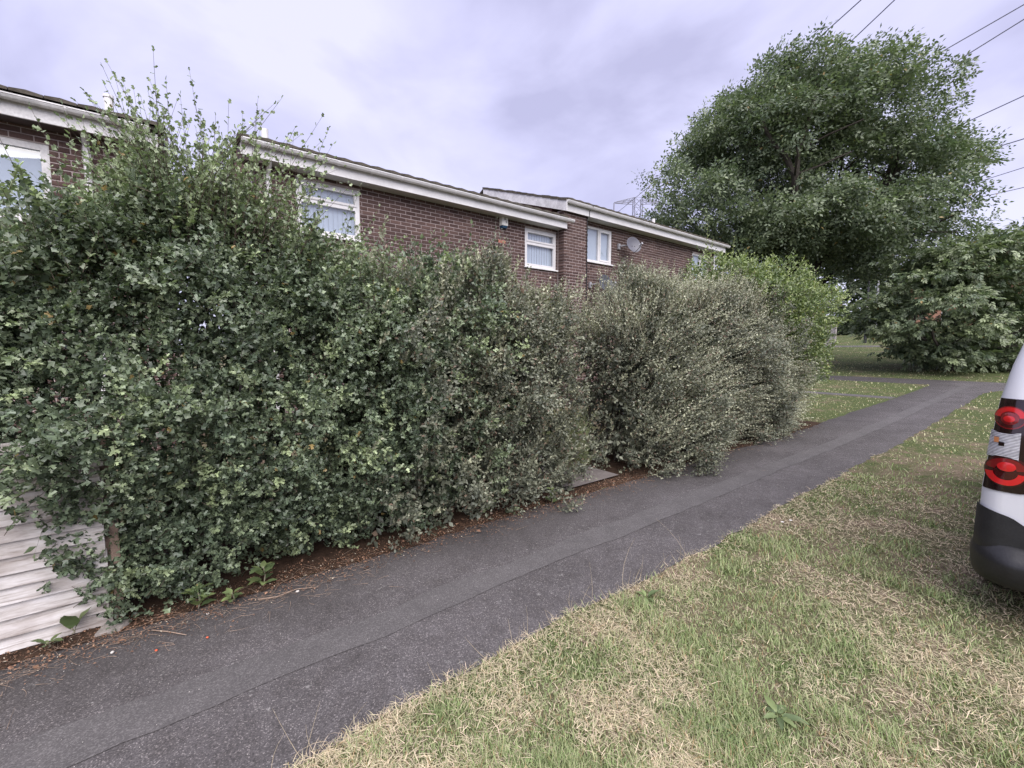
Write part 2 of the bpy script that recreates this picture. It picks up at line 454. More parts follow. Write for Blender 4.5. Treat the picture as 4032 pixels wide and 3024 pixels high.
def frames(a, n):
    a = unit(a); n = unit(n - (n * a).sum(-1, keepdims=True) * a)
    b = np.cross(n, a)
    return np.stack([a, b, n], axis=-1)

def field(name, template, pos, Rm, scl, tint, mat, parent=None, kind='stuff'):
    tv, tf = template
    K, M = len(tv), len(pos)
    if np.ndim(scl) == 1: scl = np.repeat(scl[:, None], 3, 1)
    loc = tv[None] * scl[:, None, :]
    off = np.array(parent_world(parent)) if parent is not None else 0
    V = pos[:, None, :] + np.einsum('mkj,mij->mki', loc, Rm) - off
    T = (tf[None] + (np.arange(M) * K)[:, None, None]).reshape(-1, tf.shape[1])
    me = np_mesh(name, V.reshape(-1, 3), T, np.repeat(tint, K))
    o = obj(name, me, parent, None, mat)
    if kind: o['kind'] = kind
    return o

def stems_mesh(name, P, rad, mat, parent, kind='stuff'):
    """P: (N, S, 3) polylines drawn as thin three-sided tapering shoots"""
    N, S, _ = P.shape
    d = unit(P[:, -1] - P[:, 0]); u = unit(np.cross(d, np.tile([0.31, 0.2, 0.93], (N, 1)))); w = np.cross(d, u)
    rad = np.broadcast_to(rad, (N,))
    V = np.empty((N, S, 3, 3))
    for s in range(S):
        t = 1 - 0.75 * s / (S - 1)
        for j in range(3):
            a = 2 * math.pi * j / 3
            V[:, s, j] = P[:, s] + (u * math.cos(a) + w * math.sin(a)) * (rad * t)[:, None]
    T = []
    for s in range(S - 1):
        for j in range(3):
            a, b = s * 3 + j, s * 3 + (j + 1) % 3
            T += [(a, b, b + 3), (a, b + 3, a + 3)]
    T = (np.array(T)[None] + (np.arange(N) * S * 3)[:, None, None]).reshape(-1, 3)
    off = np.array(parent_world(parent)) if parent is not None else 0
    me = np_mesh(name, V.reshape(-1, 3) - off, T)
    o = obj(name, me, parent, None, mat)
    if kind: o['kind'] = kind
    return o

def shoot_leaves(base, dirs, length, nl, size, up=0.8, outw=0.6, ang=0.85, curve=None, tint=None, tiptint=0.25, out=None, start=0.12, fold=0.7):
    """leaves set along N shoots; returns leaf arrays and shoot polylines"""
    N = len(base); dirs = unit(dirs)
    if curve is None: curve = np.zeros((N, 3))
    s = np.linspace(start, 1.0, nl)[None, :] + rng.normal(0, 0.25 / nl, (N, nl))
    s = np.clip(s, 0, 1.0)
    pos = base[:, None] + dirs[:, None] * (s * length[:, None])[..., None] + curve[:, None] * (s ** 2)[..., None] * length[:, None, None]
    td = unit(dirs[:, None] + 2 * s[..., None] * curve[:, None])
    e1 = unit(np.cross(td, np.array([0.2, 0.35, 0.9]) + rng.normal(0, 0.1, (N, 1, 3)))); e2 = np.cross(td, e1)
    th = (np.arange(nl) * 2.4)[None, :] + rng.uniform(0, 6.28, (N, 1)) + rng.normal(0, 0.4, (N, nl))
    side = e1 * np.cos(th)[..., None] + e2 * np.sin(th)[..., None]
    an = ang + rng.normal(0, 0.25, (N, nl)); an[:, -1] *= 0.3
    a = td * np.cos(an)[..., None] + side * np.sin(an)[..., None]
    if out is None: out = np.zeros((N, 3))
    nrm = np.array([0, 0, up]) + out[:, None] * outw + rng.normal(0, fold, (N, nl, 3))
    Rm = frames(a, nrm)
    sz = rng.uniform(size[0], size[1], (N, nl)) * (1 - 0.35 * s ** 3)
    tt = (tint if tint is not None else np.zeros(N))[:, None] + tiptint * s ** 2 + rng.normal(0, 0.05, (N, nl))
    S = 5
    q = np.linspace(0, 1, S)[None, :, None]
    P = base[:, None] + dirs[:, None] * q * length[:, None, None] + curve[:, None] * q ** 2 * length[:, None, None]
    return pos.reshape(-1, 3), Rm.reshape(-1, 3, 3), sz.ravel(), np.clip(tt, 0, 1).ravel(), P

def cat(*a): return [np.concatenate([x[i] for x in a]) for i in range(len(a[0]))]

# ================================================================== GROUND
def sheet(name, xs, yfun, z_off, mat, label=None, kind='structure', ny=2):
    """strip following the terrain; yfun(x) -> (y0, y1)"""
    V, Q = [], []
    for x in xs:
        y0, y1 = yfun(x)
        for j in range(ny + 1):
            V.append((x, y0 + (y1 - y0) * j / ny, gz(x) + z_off))
    n = ny + 1
    for i in range(len(xs) - 1):
        for j in range(ny):
            Q.append((i * n + j, (i + 1) * n + j, (i + 1) * n + j + 1, i * n + j + 1))
    me = bpy.data.meshes.new(name); me.from_pydata(V, [], Q); me.update()
    o = obj(name, me, None, None, mat)
    return props(o, label, kind=kind)

xs_g = list(np.arange(-80, 0, 8)) + list(np.arange(0, 64, 1.0)) + list(np.arange(64, 700, 12))
sheet('ground', xs_g, lambda x: (-300, 600), 0.0, 'lawn', 'mown grass verge and lawn, partly dried to straw', ny=12)
wob = lambda x, s, a: a * (float(vnoise(np.array([x, 0.3, 0.7]), 2.1, s)) - 0.5) + a * 0.6 * (float(vnoise(np.array([x, 0.3, 0.7]), 9.0, s)) - 0.5)
xs_p = list(np.arange(-12, 24.01, 0.1))
def path_edges(x):
    fl = max(0.0, x - 19.5)
    return (1.75 + wob(x, 1, 0.10) - 0.10 * fl ** 1.6, 3.26 + wob(x, 2, 0.08) + 0.02 * fl)
sheet('footpath', xs_p, path_edges, 0.004, 'asphalt', 'dark asphalt footpath running beside the hedges')
sheet('footpath_trench_patch', list(np.arange(-12, 22.5, 0.1)), lambda x: (2.29 + wob(x, 3, 0.06), 2.52 + wob(x, 4, 0.07)), 0.008, 'asphalt_patch',
      'lighter smooth asphalt strip along the footpath middle')
sheet('crossing_footpath', list(np.arange(22.3, 24.2, 0.2)), lambda x: (-12, 16), 0.0045, 'asphalt', 'asphalt footpath crossing beyond the hedge end')
sheet('garden_path', [16.55, 16.75, 16.95, 17.12], lambda x: (3.28, 8.6), 0.006, 'asphalt_patch', 'narrow grey path crossing the far lawn to the houses')
sheet('far_footpath', list(np.arange(41.0, 42.4, 0.2)), lambda x: (9, 16), 0.01, 'asphalt_patch', 'short asphalt path in front of the far pale fence')
sheet('hedge_bed', list(np.arange(-6, 10.9, 0.15)), lambda x: (3.22 + wob(x, 5, 0.16), 4.9), 0.010, 'soil', 'strip of bare soil and leaf litter under the hedges')
sheet('garden_slab', [3.30, 3.6, 3.9, 4.25, 4.35], lambda x: (3.40, 4.9), 0.035, 'concrete', 'grey concrete slab in the gap between the two hedges')

# ================================================================== HOUSES
YW = 8.62
BL, BH = 0.225, 0.075
brick_me = MB().box((-0.1075, 0, -0.0325), (0.1075, 0.05, 0.0325))
def brick_mesh(L, dpt, nm='brick'):
    me = bpy.data.meshes.new(nm)
    w, h, c = L / 2, 0.0310, 0.003
    V = [(-w, c, -h), (w, c, -h), (w, c, h), (-w, c, h), (-w + c, 0, -h + c), (w - c, 0, -h + c), (w - c, 0, h - c), (-w + c, 0, h - c),
         (-w, dpt, -h), (w, dpt, -h), (w, dpt, h), (-w, dpt, h)]
    Fc = [(4, 5, 6, 7), (0, 1, 5, 4), (1, 2, 6, 5), (2, 3, 7, 6), (3, 0, 4, 7), (0, 8, 9, 1), (1, 9, 10, 2), (2, 10, 11, 3), (3, 11, 8, 0)]
    me.from_pydata(V, [], Fc); me.update()
    return me, np.array(V), Fc
BRICK_ME, BV, BFc = brick_mesh(0.212, 0.06)
BRICK_ME.materials.append(MAT['brick'])

def brick_wall(parent, X0, X1, z0, z1, Y, openings, npart, near, dpt=0.06, mat='brick', stuff=True):
    """stretcher bond facing -Y; the bricks that show largest become objects of their own"""
    org = parent_world(parent)
    whole, cut = [], []
    nc = int((z1 - z0) / BH)
    for k in range(nc):
        zc = z0 + (k + 0.5) * BH
        x = X0 - (BL / 2 if k % 2 else 0)
        while x < X1:
            a, b = max(x, X0) + 0.0065, min(x + BL, X1) - 0.0065
            x += BL
            if b - a < 0.03: continue
            segs = [(a, b)]
            for (ox0, ox1, oz0, oz1) in openings:
                if zc + 0.03 > oz0 and zc - 0.03 < oz1:
                    new = []
                    for s, e in segs:
                        if e <= ox0 or s >= ox1: new.append((s, e))
                        else:
                            if s < ox0 - 0.02: new.append((s, ox0))
                            if e > ox1 + 0.02: new.append((ox1, e))
                    segs = new
            for s, e in segs:
                (whole if abs(e - s - 0.212) < 1e-4 else cut).append(((s + e) / 2, zc, e - s))
    whole.sort(key=lambda q: near(q[0], q[1]))
    jit = lambda: random.uniform(-0.0022, 0.0022)
    for xc, zc, L in whole[:npart]:
        o = bpy.data.objects.new('brick', BRICK_ME)
        o.parent = parent; COL.objects.link(o)
        o.location = Vector((xc, Y + jit(), zc)) - org
        o.scale = (1, dpt / 0.06, 1)
    rest = whole[npart:] + cut
    if rest:
        n = len(rest); V = np.empty((n, 12, 3)); 
        for i, (xc, zc, L) in enumerate(rest):
            v = BV.copy(); v[:, 0] *= L / 0.212; v[:, 1] *= dpt / 0.06
            V[i] = v + np.array([xc, Y + jit(), zc])
        T = (np.array(BFc)[None] + (np.arange(n) * 12)[:, None, None]).reshape(-1, 4)
        me = np_mesh('bricks', V.reshape(-1, 3) - np.array(org), T)
        o = obj('bricks', me, parent, None, mat); o['kind'] = 'stuff'

def wall_slab(parent, X0, X1, z0, z1, Ya, Yb, openings, name='wall', mat='mortar'):
    xs = sorted({X0, X1, *[o[0] for o in openings], *[o[1] for o in openings]})
    zs = sorted({z0, z1, *[o[2] for o in openings], *[o[3] for o in openings]})
    m = MB()
    for i in range(len(xs) - 1):
        for j in range(len(zs) - 1):
            xm, zm = (xs[i] + xs[i + 1]) / 2, (zs[j] + zs[j + 1]) / 2
            if any(o[0] < xm < o[1] and o[2] < zm < o[3] for o in openings): continue
            m.box((xs[i], Ya, zs[j]), (xs[i + 1], Yb, zs[j + 1]))
    return m.build(name, mat, parent)

def window(parent, X0, X1, z0, z1, Y, layout, mat='upvc', blind='slats', fw=0.055, label=None):
    """white plastic window set a little back from the brick face"""
    w = MB(); yf, yb = Y + 0.025, Y + 0.095
    w.box((X0, yf, z1 - fw), (X1, yb, z1)).box((X0, yf, z0), (X1, yb, z0 + fw))
    w.box((X0, yf, z0 + fw), (X0 + fw, yb, z1 - fw)).box((X1 - fw, yf, z0 + fw), (X1, yb, z1 - fw))
    win = w.build('window', mat, parent, label=label)
    panes = []
    def sash(x0, x1, s0, s1, th=0.042, proud=0.012):
        m = MB(); a, b = yf - proud, yb - 0.01
        m.box((x0, a, s1 - th), (x1, b, s1)).box((x0, a, s0), (x1, b, s0 + th)).box((x0, a, s0 + th), (x0 + th, b, s1 - th)).box((x1 - th, a, s0 + th), (x1, b, s1 - th))
        m.build('sash', mat, win)
        return (x0 + th, x1 - th, s0 + th, s1 - th)
    ix0, ix1, iz0, iz1 = X0 + fw + 0.001, X1 - fw - 0.001, z0 + fw + 0.001, z1 - fw - 0.001
    if layout == 'transom':
        zt = z1 - 0.36 * (z1 - z0)
        MB().box((ix0, yf + 0.003, zt - 0.02), (ix1, yb - 0.003, zt + 0.02)).build('transom', mat, win)
        panes.append(sash(ix0, ix1, zt + 0.021, iz1)); panes.append(sash(ix0, ix1, iz0, zt - 0.021, 0.03, 0.004))
    elif layout == 'double':
        xm = (X0 + X1) / 2
        MB().box((xm - 0.022, yf + 0.003, iz0), (xm + 0.022, yb - 0.003, iz1)).build('mullion', mat, win)
        panes.append((ix0, xm - 0.023, iz0, iz1)); panes.append(sash(xm + 0.023, ix1, iz0, iz1))
    else:
        panes.append((ix0, ix1, iz0, iz1))
    for x0, x1, s0, s1 in panes:
        MB().add([(x0 - 0.004, Y + 0.058, s0 - 0.004), (x1 + 0.004, Y + 0.058, s0 - 0.004), (x1 + 0.004, Y + 0.058, s1 + 0.004), (x0 - 0.004, Y + 0.058, s1 + 0.004)], [(0, 1, 2, 3)]).build('pane', 'glass', win)
    MB().box((X0 - 0.03, Y - 0.05, z0 - 0.035), (X1 + 0.03, Y + 0.02, z0 - 0.001)).build('sill', mat, win)
    if blind == 'slats':
        m = MB(); x = X0 + 0.05; k = 0
        while x < X1 - 0.05:
            a = 0.35
            m.add([(x, Y + 0.105, z0 + 0.02), (x + 0.084, Y + 0.111, z0 + 0.02), (x + 0.084, Y + 0.111, z1 - 0.03), (x, Y + 0.105, z1 - 0.03)], [(0, 1, 2, 3)])
            x += 0.086
        m.build('blind', 'blind', win)
    else:
        MB().box((X0 + 0.03, Y + 0.105, z0 + 0.02), (X1 - 0.03, Y + 0.11, z1 - 0.03)).build('blind', 'blind', win)
    return win

def gutter(parent, X0, X1, Y, z, mat='upvc', brk=None, r=0.056):
    """half-round gutter with brackets; z is its rim"""
    prof = [(Y - r * math.cos(a), z - r * 1.15 * math.sin(a)) for a in np.linspace(0, math.pi, 9)]
    prof += [(Y - (r - 0.007) * math.cos(a), z - (r - 0.007) * 1.15 * math.sin(a)) for a in np.linspace(math.pi, 0, 9)]
    g = MB().sweepx(prof, X0, X1).sweepx([(Y - r - 0.006, z - 0.012), (Y - r + 0.004, z - 0.012), (Y - r + 0.004, z + 0.003), (Y - r - 0.006, z + 0.003)], X0, X1)
    go = g.build('gutter', mat, parent)
    for x in (X0 - 0.004, X1 + 0.004):
        pr_ = [(Y - (r + 0.004) * math.cos(a), z - (r + 0.004) * 1.15 * math.sin(a)) for a in np.linspace(0, math.pi, 9)]
        MB().sweepx(pr_, x - 0.012, x + 0.012).build('gutter_end_cap', mat, go)
    x = brk if brk is not None else X0 + 0.3
    while x < X1 - 0.1:
        pr_ = [(Y - (r + 0.008) * math.cos(a), z - (r + 0.008) * 1.15 * math.sin(a)) for a in np.linspace(0, math.pi * 0.85, 8)]
        pr_ += [(Y - (r + 0.001) * math.cos(a), z - (r + 0.001) * 1.15 * math.sin(a)) for a in np.linspace(math.pi * 0.85, 0, 8)]
        MB().sweepx(pr_, x, x + 0.03).build('gutter_bracket', mat, go)
        x += 0.59
    return go

def roof(parent, X0, X1, Ye, ze, Yr, zr, Yb, mat='tile', tile_w=0.30, rows=1, th=0.05):
    m = MB()
    m.add([(X0, Ye, ze), (X1, Ye, ze), (X1, Yr, zr), (X0, Yr, zr), (X0, Yb, ze), (X1, Yb, ze),
           (X0, Ye, ze - th), (X1, Ye, ze - th), (X1, Yr, zr - th), (X0, Yr, zr - th), (X0, Yb, ze - th), (X1, Yb, ze - th)],
          [(0, 1, 2, 3), (3, 2, 5, 4), (6, 9, 8, 7), (9, 10, 11, 8), (0, 6, 7, 1), (4, 5, 11, 10), (0, 3, 9, 6), (3, 4, 10, 9), (1, 7, 8, 2), (2, 8, 11, 5)])
    ro = m.build('roof', mat, parent)
    # the eaves course of tiles, each its own piece
    sl = (zr - ze) / (Yr - Ye); n = int((X1 - X0) / tile_w); org = parent_world(ro)
    me = MB().add([(-0.147, -0.05, 0.0), (0.147, -0.05, 0.0), (0.147, 0.34, 0.34 * sl + 0.0), (-0.147, 0.34, 0.34 * sl),
                   (-0.147, -0.05, 0.035), (0.0, -0.05, 0.052), (0.147, -0.05, 0.035), (0.147, 0.34, 0.34 * sl + 0.02), (0.0, 0.34, 0.34 * sl + 0.03), (-0.147, 0.34, 0.34 * sl + 0.02)],
                  [(0, 3, 2, 1), (0, 1, 6, 5, 4), (4, 5, 8, 9), (5, 6, 7, 8), (1, 2, 7, 6), (0, 4, 9, 3)])
    tm = bpy.data.meshes.new('roof_tile'); tm.from_pydata(me.v, [], me.f); tm.materials.append(MAT[mat])
    for i in range(n):
        o = bpy.data.objects.new('roof_tile', tm); o.parent = ro; COL.objects.link(o)
        o.location = Vector((X0 + (i + 0.5) * (X1 - X0) / n, Ye, ze + 0.003)) - org
        o.rotation_euler = (0, random.uniform(-0.02, 0.02), random.uniform(-0.02, 0.02))
    return ro

def downpipe(parent, X, Y, z0, z1, mat='upvc', r=0.034):
    m = MB().tube([(X, Y - 0.18, z1 + 0.22), (X, Y - 0.17, z1 + 0.12), (X, Y, z1 - 0.02), (X, Y, z1 - 0.16), (X, Y, z0)], r, 10)
    m.tube([(X, Y, z1 - 0.1), (X, Y, z1 - 0.2)], r * 1.22, 10)
    m.tube([(X, Y - 0.18, z1 + 0.24), (X, Y - 0.18, z1 + 0.14)], r * 1.2, 10)
    o = m.build('downpipe', mat, parent, smooth=False)
    for z in np.arange(z1 - 0.9, z0, -1.2):
        MB().tube([(X, Y, z), (X, Y, z - 0.05)], r * 1.25, 10).box((X - 0.06, Y + 0.03, z - 0.045), (X + 0.06, Y + 0.06, z - 0.005)).build('pipe_clip', mat, o)
    return o

def shell(parent, X0, X1, zt, Yb=14.6, ridge=None, yr=11.9):
    """gable and back walls"""
    m = MB()
    for x in (X0, X1 - 0.2):
        y0, y1, ym = YW + 0.26, Yb, (YW + Yb) / 2
        zr = ridge or zt
        sl = (zr - zt) / (11.9 - 8.2)
        m.add([(x, y0, -0.4), (x, y1, -0.4), (x, y1, zt - 0.05), (x, yr, zr - 0.1), (x, y0, zt + 0.1),
               (x + 0.2, y0, -0.4), (x + 0.2, y1, -0.4), (x + 0.2, y1, zt - 0.05), (x + 0.2, yr, zr - 0.1), (x + 0.2, y0, zt + 0.1)],
              [(0, 1, 2, 3, 4), (9, 8, 7, 6, 5), (0, 5, 6, 1), (1, 6, 7, 2), (2, 7, 8, 3), (3, 8, 9, 4), (4, 9, 5, 0)])
    m.box((X0 + 0.2, Yb - 0.2, -0.4), (X1 - 0.2, Yb, zt))
    m.build('gable_wall', 'brick_gable', parent)
    MB().box((X0 + 0.2, YW + 0.9, -0.3), (X1 - 0.2, YW + 1.0, zt - 0.1)).build('partition', 'interior', parent)
MAT['brick_gable'] = plain('gable_brickwork', (0.16, 0.08, 0.07, 1), 0.9, 0.3, 6)

near_h1 = lambda x, z: abs(x + 0.4) * 0.8 + abs(z - 3.9) + (9 if z < 2.9 or x < -2 else 0)
near_h2 = lambda x, z: abs(x - 4.6) * 0.35 + abs(z - 4.25) + (9 if z < 3.3 else 0)
near_h3 = lambda x, z: abs(x - 11.4) * 0.35 + abs(z - 4.5) + (9 if z < 3.4 else 0)

# --- left house
h1 = empty('brick_house', (-2.5, YW, 0), 'dark brown brick house with a mossy roof edge behind the tall loose shoots at left', 'house', 'brown brick houses in a row')
op = [(-2.65, -1.03, 3.25, 4.27)]
wall_slab(h1, -6.0, 0.20, -0.4, 4.62, YW + 0.008, YW + 0.26, op)
brick_wall(h1, -6.0, 0.20, 0.0, 4.56, YW, op, 300, near_h1)
window(h1, *op[0], YW, 'plain', 'upvc_old', 'flat', 0.085)
MB().box((-6.1, 8.33, 4.445), (0.12, 8.36, 4.62)).build('fascia', 'upvc_old', h1)
MB().box((-6.1, 8.362, 4.45), (0.12, YW - 0.002, 4.465)).build('soffit', 'brown_timber', h1)
gutter(h1, -6.05, 0.02, 8.265, 4.665, 'upvc_old', -2.0)
downpipe(h1, -0.66, YW - 0.05, 0.0, 4.36, 'upvc_old', 0.040)
roof(h1, -6.15, 0.22, 8.27, 4.70, 11.9, 5.90, 14.9)
MB().box((0.205, 8.30, 4.30), (0.235, 12.0, 4.66)).build('bargeboard', 'brown_timber', h1)
MB().tube([(-0.44, 9.6, 4.9), (-0.44, 9.6, 5.48)], 0.058, 12).tube([(-0.44, 9.6, 5.46), (-0.44, 9.6, 5.50)], 0.07, 12).build('flue', 'upvc', h1)
shell(h1, -6.0, 0.20, 4.66, ridge=5.9)

# --- middle house
h2 = empty('brick_house', (4.6, YW, 0), 'dark brown brick house in the middle with a long white fascia and an alarm box', 'house', 'brown brick houses in a row')
op = [(1.99, 3.11, 3.62, 4.545), (7.19, 8.26, 3.60, 4.535)]
wall_slab(h2, 1.42, 8.30, -0.4, 4.80, YW + 0.008, YW + 0.26, op)
brick_wall(h2, 1.46, 8.30, 0.0, 4.73, YW, op + [(6.36, 6.585, 4.05, 4.125)], 300, near_h2)
for o_ in op: window(h2, *o_, YW, 'transom')
m = MB().box((6.365, YW - 0.002, 4.055), (6.58, YW + 0.05, 4.12))
ab = m.build('air_brick', 'air_brick', h2)
for i in range(7):
    MB().box((6.385 + i * 0.027, YW - 0.006, 4.066), (6.397 + i * 0.027, YW - 0.001, 4.109)).build('air_brick_bar', 'air_brick', ab)
MB().box((1.14, 8.33, 4.625), (8.36, 8.36, 4.80)).build('fascia', 'upvc', h2)
MB().box((1.47, 8.362, 4.63), (8.30, YW - 0.002, 4.645)).build('soffit', 'soffit', h2)
gutter(h2, 1.16, 8.50, 8.262, 4.845, 'upvc', 1.43)
MB().box((1.375, YW + 0.012, -0.2), (1.405, 10.55, 4.86)).build('cladding_board', 'brown_timber2', h2)
MB().box((1.375, 10.57, -0.2), (1.405, 13.0, 4.80)).build('cladding_board', 'brown_timber', h2)
MB().box((1.36, 10.50, -0.2), (1.374, 10.60, 4.9)).build('cover_strip', 'brown_timber', h2)
MB().box((1.13, 8.362, 4.56), (1.46, 8.60, 4.80)).build('eaves_box', 'brown_timber', h2)
MB().box((1.33, 12.9, -0.2), (1.374, 13.12, 5.0)).build('corner_board', 'brown_timber', h2)
MB().tube([(1.34, 8.75, 4.7), (1.345, 8.75, 2.0)], 0.011, 6).build('cable', 'steel', h2)
downpipe(h2, 1.56, YW - 0.05, 0.0, 4.50, 'upvc', 0.036)
roof(h2, 1.37, 8.30, 8.27, 4.865, 10.85, 5.76, 13.3)
MB().box((1.10, 8.22, 4.815), (1.42, 8.64, 4.90)).build('eaves_corner', 'tile', h2)
MB().tube([(1.72, 9.6, 5.1), (1.72, 9.6, 5.62)], 0.06, 12).build('flue', 'upvc', h2)
shell(h2, 1.42, 8.30, 4.80, 13.1, 5.7, 10.85)

# --- right house
h3 = empty('brick_house', (12.6, YW, 0), 'dark brown brick house at right with a higher roof and brick corner pier', 'house', 'brown brick houses in a row')
op = [(9.40, 10.49, 3.99, 4.95), (14.85, 15.95, 3.95, 4.90)]
wall_slab(h3, 9.22, 16.45, -0.4, 5.20, YW + 0.008, YW + 0.26, op)
brick_wall(h3, 9.22, 16.45, 0.0, 5.15, YW, op, 230, near_h3)
wall_slab(h3, 8.325, 9.205, -0.4, 5.12, 8.408, YW + 0.05, [], 'pier')
brick_wall(h3, 8.31, 9.22, 0.0, 5.10, 8.40, [], 70, lambda x, z: 5 - z, 0.20)
window(h3, *op[0], YW, 'double', 'upvc', 'flat'); window(h3, *op[1], YW, 'double', 'upvc', 'none')
MB().box((8.30, 8.305, 5.065), (16.55, 8.335, 5.25)).build('fascia', 'upvc', h3)
MB().box((9.22, 8.337, 5.07), (16.5, YW - 0.002, 5.085)).build('soffit', 'soffit', h3)
gutter(h3, 8.24, 16.65, 8.235, 5.295, 'upvc', 8.55)
MB().tube([(9.17, 8.385, 5.06), (9.17, 8.385, 4.4), (9.175, 8.385, 3.4), (9.17, 8.385, 2.0)], 0.012, 6).build('cable', 'cable', h3)
MB().tube([(9.10, 8.17, 5.30), (9.13, 8.16, 5.34), (9.155, 8.165, 5.28), (9.15, 8.29, 5.20), (9.16, 8.30, 5.05)], 0.008, 5).build('cable', 'cable', h3)
downpipe(h3, 16.25, YW - 0.05, 0.0, 4.98, 'upvc', 0.036)
roof(h3, 8.24, 16.6, 8.25, 5.315, 11.9, 6.60, 14.9)
# white bargeboard with a run of bedded verge tiles above it
def slope_box(x0, x1, ya, za, yb, zb, h, up=0.0):
    return MB().add([(x0, ya, za + up), (x1, ya, za + up), (x1, yb, zb + up), (x0, yb, zb + up), (x0, ya, za + h + up), (x1, ya, za + h + up), (x1, yb, zb + h + up), (x0, yb, zb + h + up)],
                    [(0, 3, 2, 1), (4, 5, 6, 7), (0, 1, 5, 4), (1, 2, 6, 5), (2, 3, 7, 6), (3, 0, 4, 7)])
slope_box(8.21, 8.238, 8.21, 5.02, 11.9, 6.30, 0.25).build('bargeboard', 'upvc_old', h3)
for i in range(12):
    a, b = i / 12, (i + 0.96) / 12
    ya, yb = 8.22 + 3.7 * a, 8.22 + 3.7 * b
    slope_box(8.19, 8.40, ya, 5.275 + 1.285 * a, yb, 5.275 + 1.285 * b - 0.012, 0.055 + random.uniform(-0.008, 0.012)).build('verge_tile', 'tile', h3)
MB().tube([(14.2, 9.8, 5.6), (14.2, 9.8, 6.2)], 0.06, 12).build('flue', 'upvc', h3)
shell(h3, 8.33, 16.45, 5.2, ridge=6.55)

# --- satellite dishes and alarm box
def dish(name, c, rx, rz, facing, label, mat, bolt=True):
    root = empty(name, (c[0], YW, c[2]), label, 'satellite dish', 'satellite dishes on the right house')
    f = Vector(facing).normalized(); u = f.cross(Vector((0, 0, 1))).normalized(); w = u.cross(f)
    C0 = Vector(c)
    m = MB(); n = 24; rings = [0.0, 0.35, 0.7, 0.95, 1.0]
    for k, rr in enumerate(rings):
        for j in range(n):
            a = 2 * math.pi * j / n
            m.v.append(tuple(C0 + (u * math.cos(a) * rx + w * math.sin(a) * rz) * rr + f * (0.07 * rr * rr)))
    for k in range(len(rings) - 1):
        for j in range(n):
            a, b = k * n + j, k * n + (j + 1) % n
            m.f.append((a, b, b + n, a + n))
    k0 = len(m.v)
    for k, rr in enumerate(rings):
        for j in range(n):
            a = 2 * math.pi * j / n
            m.v.append(tuple(C0 + (u * math.cos(a) * rx + w * math.sin(a) * rz) * rr * 1.0 + f * (0.07 * rr * rr - 0.012)))
    for k in range(len(rings) - 1):
        for j in range(n):
            a, b = k0 + k * n + j, k0 + k * n + (j + 1) % n
            m.f.append((a, a + n, b + n, b))
    e = (len(rings) - 1) * n
    for j in range(n):
        m.f.append((e + j, e + (j + 1) % n, k0 + e + (j + 1) % n, k0 + e + j))
    m.build('reflector', mat, root, smooth=True)
    low = C0 - w * rz * 0.95
    tip = C0 + f * 0.36 - w * rz * 0.75
    MB().tube([low - f * 0.02, low + f * 0.1, tip], 0.014, 6).build('feed_arm', 'steel', root)
    MB().tube([tip - f * 0.05 + w * 0.03, tip + f * 0.05 + w * 0.04], 0.03, 10).tube([tip - f * 0.06 + w * 0.03, tip - f * 0.05 + w * 0.03], 0.042, 10).build('receiver', 'steel', root)
    bk = C0 - f * 0.02
    MB().box((c[0] - 0.30, YW - 0.06, c[2] - 0.09), (c[0] - 0.22, YW - 0.008, c[2] + 0.07)).tube([(c[0] - 0.26, YW - 0.04, c[2]), (c[0] - 0.22, YW - 0.2, c[2]), tuple(bk)], 0.02, 8).build('wall_bracket', 'steel', root)
    if bolt:
        for dx in (-0.06, 0.02):
            p = C0 + u * dx + f * 0.003 + w * -0.02
            MB().tube([p, p + f * 0.012], 0.012, 8).build('bolt', 'cable', root)
    return root
dish('satellite_dish', (11.03, 8.30, 4.56), 0.25, 0.24, (-0.25, -0.95, 0.30), 'grey satellite dish on the brick wall right of the two-pane window', 'dish')
dish('satellite_dish', (9.80, 8.28, 3.34), 0.26, 0.25, (-0.10, -0.95, 0.32), 'dark satellite dish low on the wall half hidden by the hedge top', 'dish_dark')

al = empty('alarm_box', (6.51, YW, 4.43), 'white alarm box with the letters EDS under the white fascia', 'alarm box')
m = MB()
b0, b1 = 0.105, 0.085
m.add([(6.51 - b1, YW - 0.085, 4.45), (6.51 + b1, YW - 0.085, 4.45), (6.51 + b1, YW - 0.085, 4.715), (6.51 - b1, YW - 0.085, 4.715),
       (6.51 - b0, YW - 0.002, 4.44), (6.51 + b0, YW - 0.002, 4.44), (6.51 + b0, YW - 0.002, 4.725), (6.51 - b0, YW - 0.002, 4.725)],
      [(0, 1, 2, 3), (0, 4, 5, 1), (1, 5, 6, 2), (2, 6, 7, 3), (3, 7, 4, 0)])
m.build('cover', 'alarm_white', al)
MB().add([(6.51 - 0.08, YW - 0.08, 4.446), (6.51 + 0.08, YW - 0.08, 4.446), (6.51 + 0.10, YW - 0.002, 4.437), (6.51 - 0.10, YW - 0.002, 4.437),
          (6.51 - 0.065, YW - 0.07, 4.395), (6.51 + 0.065, YW - 0.07, 4.395), (6.51 + 0.085, YW - 0.002, 4.385), (6.51 - 0.085, YW - 0.002, 4.385)],
         [(0, 1, 5, 4), (4, 5, 6, 7), (1, 2, 6, 5), (3, 0, 4, 7), (0, 3, 2, 1)]).build('strobe', 'alarm_blue', al)
